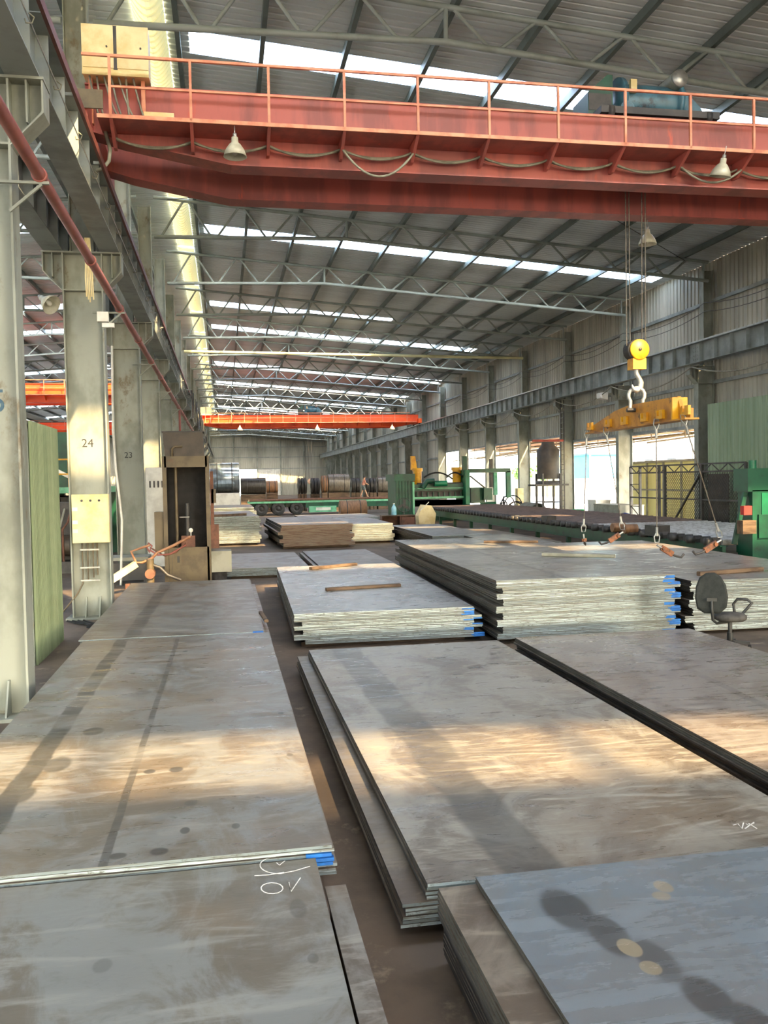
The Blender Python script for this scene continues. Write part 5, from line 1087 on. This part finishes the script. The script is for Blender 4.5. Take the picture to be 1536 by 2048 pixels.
for i in range(n):
    a, b = f1-4+(f0-f1+4)*i/n, f1-4+(f0-f1+4)*(i+1)/n; MB().box(0, .03, a+.02, b-.02, 0.1, fz).obj('fence_panel', m_yfence, fe); MB().box(-.08, 0, a-.06, a+.06, 0, fz+.05).obj('fence_post', m_crate, fe)
MB().box(-.06, 0, f1-4, f0, fz*.52, fz*.52+.1).obj('fence_rail', m_crate, fe); MB().box(-.1, .1, f1-4, f0, fz, fz+.12).obj('fence_cap', m_crate, fe)
bw = thing('boundary_wall', 'weathered yellow and white boundary wall across the yard', 'wall', (44.0, 80.0, 0))
for i in range(14):
    y = -60+9*i; MB().box(-.15, .15, y, y+8.8, 0, 3.6).obj('wall_bay', m_ywall if i % 3 else m_wwall, bw); MB().box(-.25, .25, y-.2, y+.0, 0, 3.8).obj('wall_pier', m_wwall, bw)
MB().box(-.22, .22, -60, 66, 3.6, 3.75).obj('wall_coping', m_ywall, bw)
def house(x, y, w, l, h, m, roofm, label):
    t = thing('yard_building', label, 'building', (x, y, 0)); MB().box(-w/2, w/2, -l/2, l/2, 0, h).obj('building_wall', m, t); MB().prism([(-w/2-.3, h), (w/2+.3, h), (0, h+w*.18)], -l/2-.3, l/2+.3).obj('building_roof', roofm, t)
    for i in range(4): MB().box(-w/2-.04, -w/2, -l/2+l*(i+.3)/4, -l/2+l*(i+.65)/4, h*.35, h*.65).obj('window', m_dark, t)
house(56, 96, 10, 22, 7, m_wwall, m_crate, 'white yard building behind the boundary wall'); house(58, 134, 10, 26, 6, m_ywall, m_crate, 'yellow yard building farther along the boundary wall')
t = thing('blue_shed', 'bright blue metal shed beyond the right opening', 'shed', (36.0, gx(1185, 925, 36.0).y, 0)); zb3 = gx(1185, 912, 36.0).z
MB().box(-2, 2, -4, 3.5, 2.4, zb3).obj('shed_upper', m_bsheet, t); MB().box(-1.9, 1.9, -3.9, 3.4, 0, 2.4).obj('shed_lower', m_wwall, t); MB().box(-2.3, 2.3, -4.3, 3.8, zb3, zb3+.15).obj('shed_roof', m_bsheet, t)
random.seed(11)
for i, (x, y) in enumerate(((40, 104), (41, 116))):
    t = thing('yard_tree', ('left' if i else 'right')+' leafy green tree in front of the boundary wall', 'tree', (x, y, 0)); MB().cyl((0, 0, 0), (0, 0, 2.6), .14, 8, r2=.08).obj('trunk', m_wood, t); mb = MB()
    for j in range(260):
        a, b, r = random.uniform(0, 6.28), random.uniform(-1, 1), random.uniform(.5, 1.5); c = Vector((r*math.cos(a)*math.sqrt(1-b*b), r*math.sin(a)*math.sqrt(1-b*b), 3.3+r*b*.8)); u = Vector((random.uniform(-1, 1), random.uniform(-1, 1), random.uniform(-1, 1))).normalized()*.28; v = u.cross(Vector((.3, .5, .8))).normalized()*.2
        mb.add([c-u, c+v, c+u, c-v], [(0, 1, 2, 3)])
    o = mb.obj('leaf_crown', m_foliage, t); o['kind'] = 'stuff'

# ------------------------------------------------------------------ machines in the left bay, seen between the columns
lm = thing('left_bay_line', 'green machine line with a yellow railed platform in the left bay', 'machine', (-6.2, 34.0, 0))
MB().box(-3.5, 2.2, -3, 9, 2.35, 2.55).obj('platform_deck', m_gpale, lm)
for x in (-3.3, -.6, 2.0):
    for y in (-2.8, 1, 5, 8.8): MB().box(x-.1, x+.1, y-.1, y+.1, 0, 2.35).obj('platform_leg', m_green, lm)
for z in (3.0, 3.5): MB().box(-3.5, 2.2, -3.0, -2.95, z-.025, z+.025).obj('platform_rail', m_yellow, lm)
for i in range(12): MB().box(-3.5+.5*i, -3.46+.5*i, -3.0, -2.95, 2.55, 3.5).obj('rail_post', m_yellow, lm)
MB().box(-2.6, 1.2, 0, 3, 2.55, 4.6).obj('drive_housing', m_green, lm); MB().box(-2.0, .6, -1, 5, .2, 2.2).obj('mill_body', m_dark, lm); MB().cyl((-2.5, -1.6, 1.2), (1.8, -1.6, 1.2), .5, 18).obj('mill_roll', m_brown, lm); MB().box(-3, -1.2, -2.6, -1.6, 0, 1.9).obj('pump_box', m_green, lm)
MB().bar((-3.2, -2.9, 5.2), (1.6, -2.9, 2.6), .12, .12).obj('stair_beam', m_galv, lm)
for i in range(6): MB().tube(sag((-2.4+.6*i, -2.7, 2.3), (-2.0+.6*i, -2.7, 1.2), .3), .05, 6).obj('hanging_hose', m_black, lm)
lm2 = copy_tree(lm); lm2.location = (-14.5, 24.0, 0); lm2['label'] = 'dark green machine platform deeper in the left bay'
# thin bracing rods under the roof
for i, (p, q) in enumerate((((-1.8, 32.6), (8.9, 25.2)), ((18.5, 32.6), (9.0, 25.2)))):
    tag(MB().cyl((p[0], p[1], tz(p[0])-.05), (q[0], q[1], tz(q[0])-.05), .014, 6).obj('bracing_rod', m_dark), ('left', 'right')[i]+' thin diagonal bracing rod under the roof beyond the red crane', 'bracing rod', 'roof bracing rods')

t = thing('festoon_cables', 'dense loops of crane cable hanging along the far left columns', 'cables', (-1.55, 45.0, 7.3))
random.seed(5)
for i in range(26):
    y = 1.6*i; MB().tube(sag((random.uniform(-.05, .15), y, 0), (random.uniform(-.05, .15), y+1.55, 0), random.uniform(.6, 1.5), 12), .03, 6).obj('cable_loop', m_cable if i % 3 else m_dark, t)
MB().box(-.03, .03, 0, 43, 0, .06).obj('cable_track', m_beam, t)
for i in range(27): MB().box(-.35, .0, 1.6*i, 1.6*i+.05, .0, .05).obj('track_bracket', m_beam, t)

t = thing('conduit_pole', 'thin white conduit pole standing left of column 23', 'pole', tuple(gy(240, 1110, 23.2)[:2])+(0,))
b0 = t.location; MB().tube([Vector(gy(*q, 23.2))-b0 for q in ((224, 692), (226, 860), (232, 940), (244, 1040))]+[(0, 0, .02)], .03, 8).obj('pole_tube', m_white, t); MB().box(-.1, .1, -.1, .1, 0, .02).obj('pole_foot', m_dark, t)
# clutter under the left-bay platform
random.seed(9)
cl = thing('pump_set', 'dark cluttered pump set with pipes seen left of column 24', 'machine', (-5.2, 27.5, 0))
MB().box(-1.3, .9, -.5, 1.2, 0, .35).obj('pump_base', m_dark, cl); MB().box(-1.0, -.2, -.2, .8, .35, 1.6).obj('pump_casing', m_green, cl); MB().cyl((-.1, 0, .8), (.8, 0, .8), .32, 18).obj('pump_motor', m_brownd, cl); MB().box(.1, .75, .3, 1.0, .35, 2.1).obj('valve_rack', m_dark, cl)
for i in range(9):
    x = -1.1+.22*i; MB().tube([(x, -.3, .35), (x, -.35, 1.0+.1*(i % 4)), (x+.15, -.3, 1.4+.12*(i % 3)), (x+.2, .2, 1.9)], .035, 6).obj('pump_pipe', (m_dark, m_yellow, m_crate, m_rustp)[i % 4], cl)
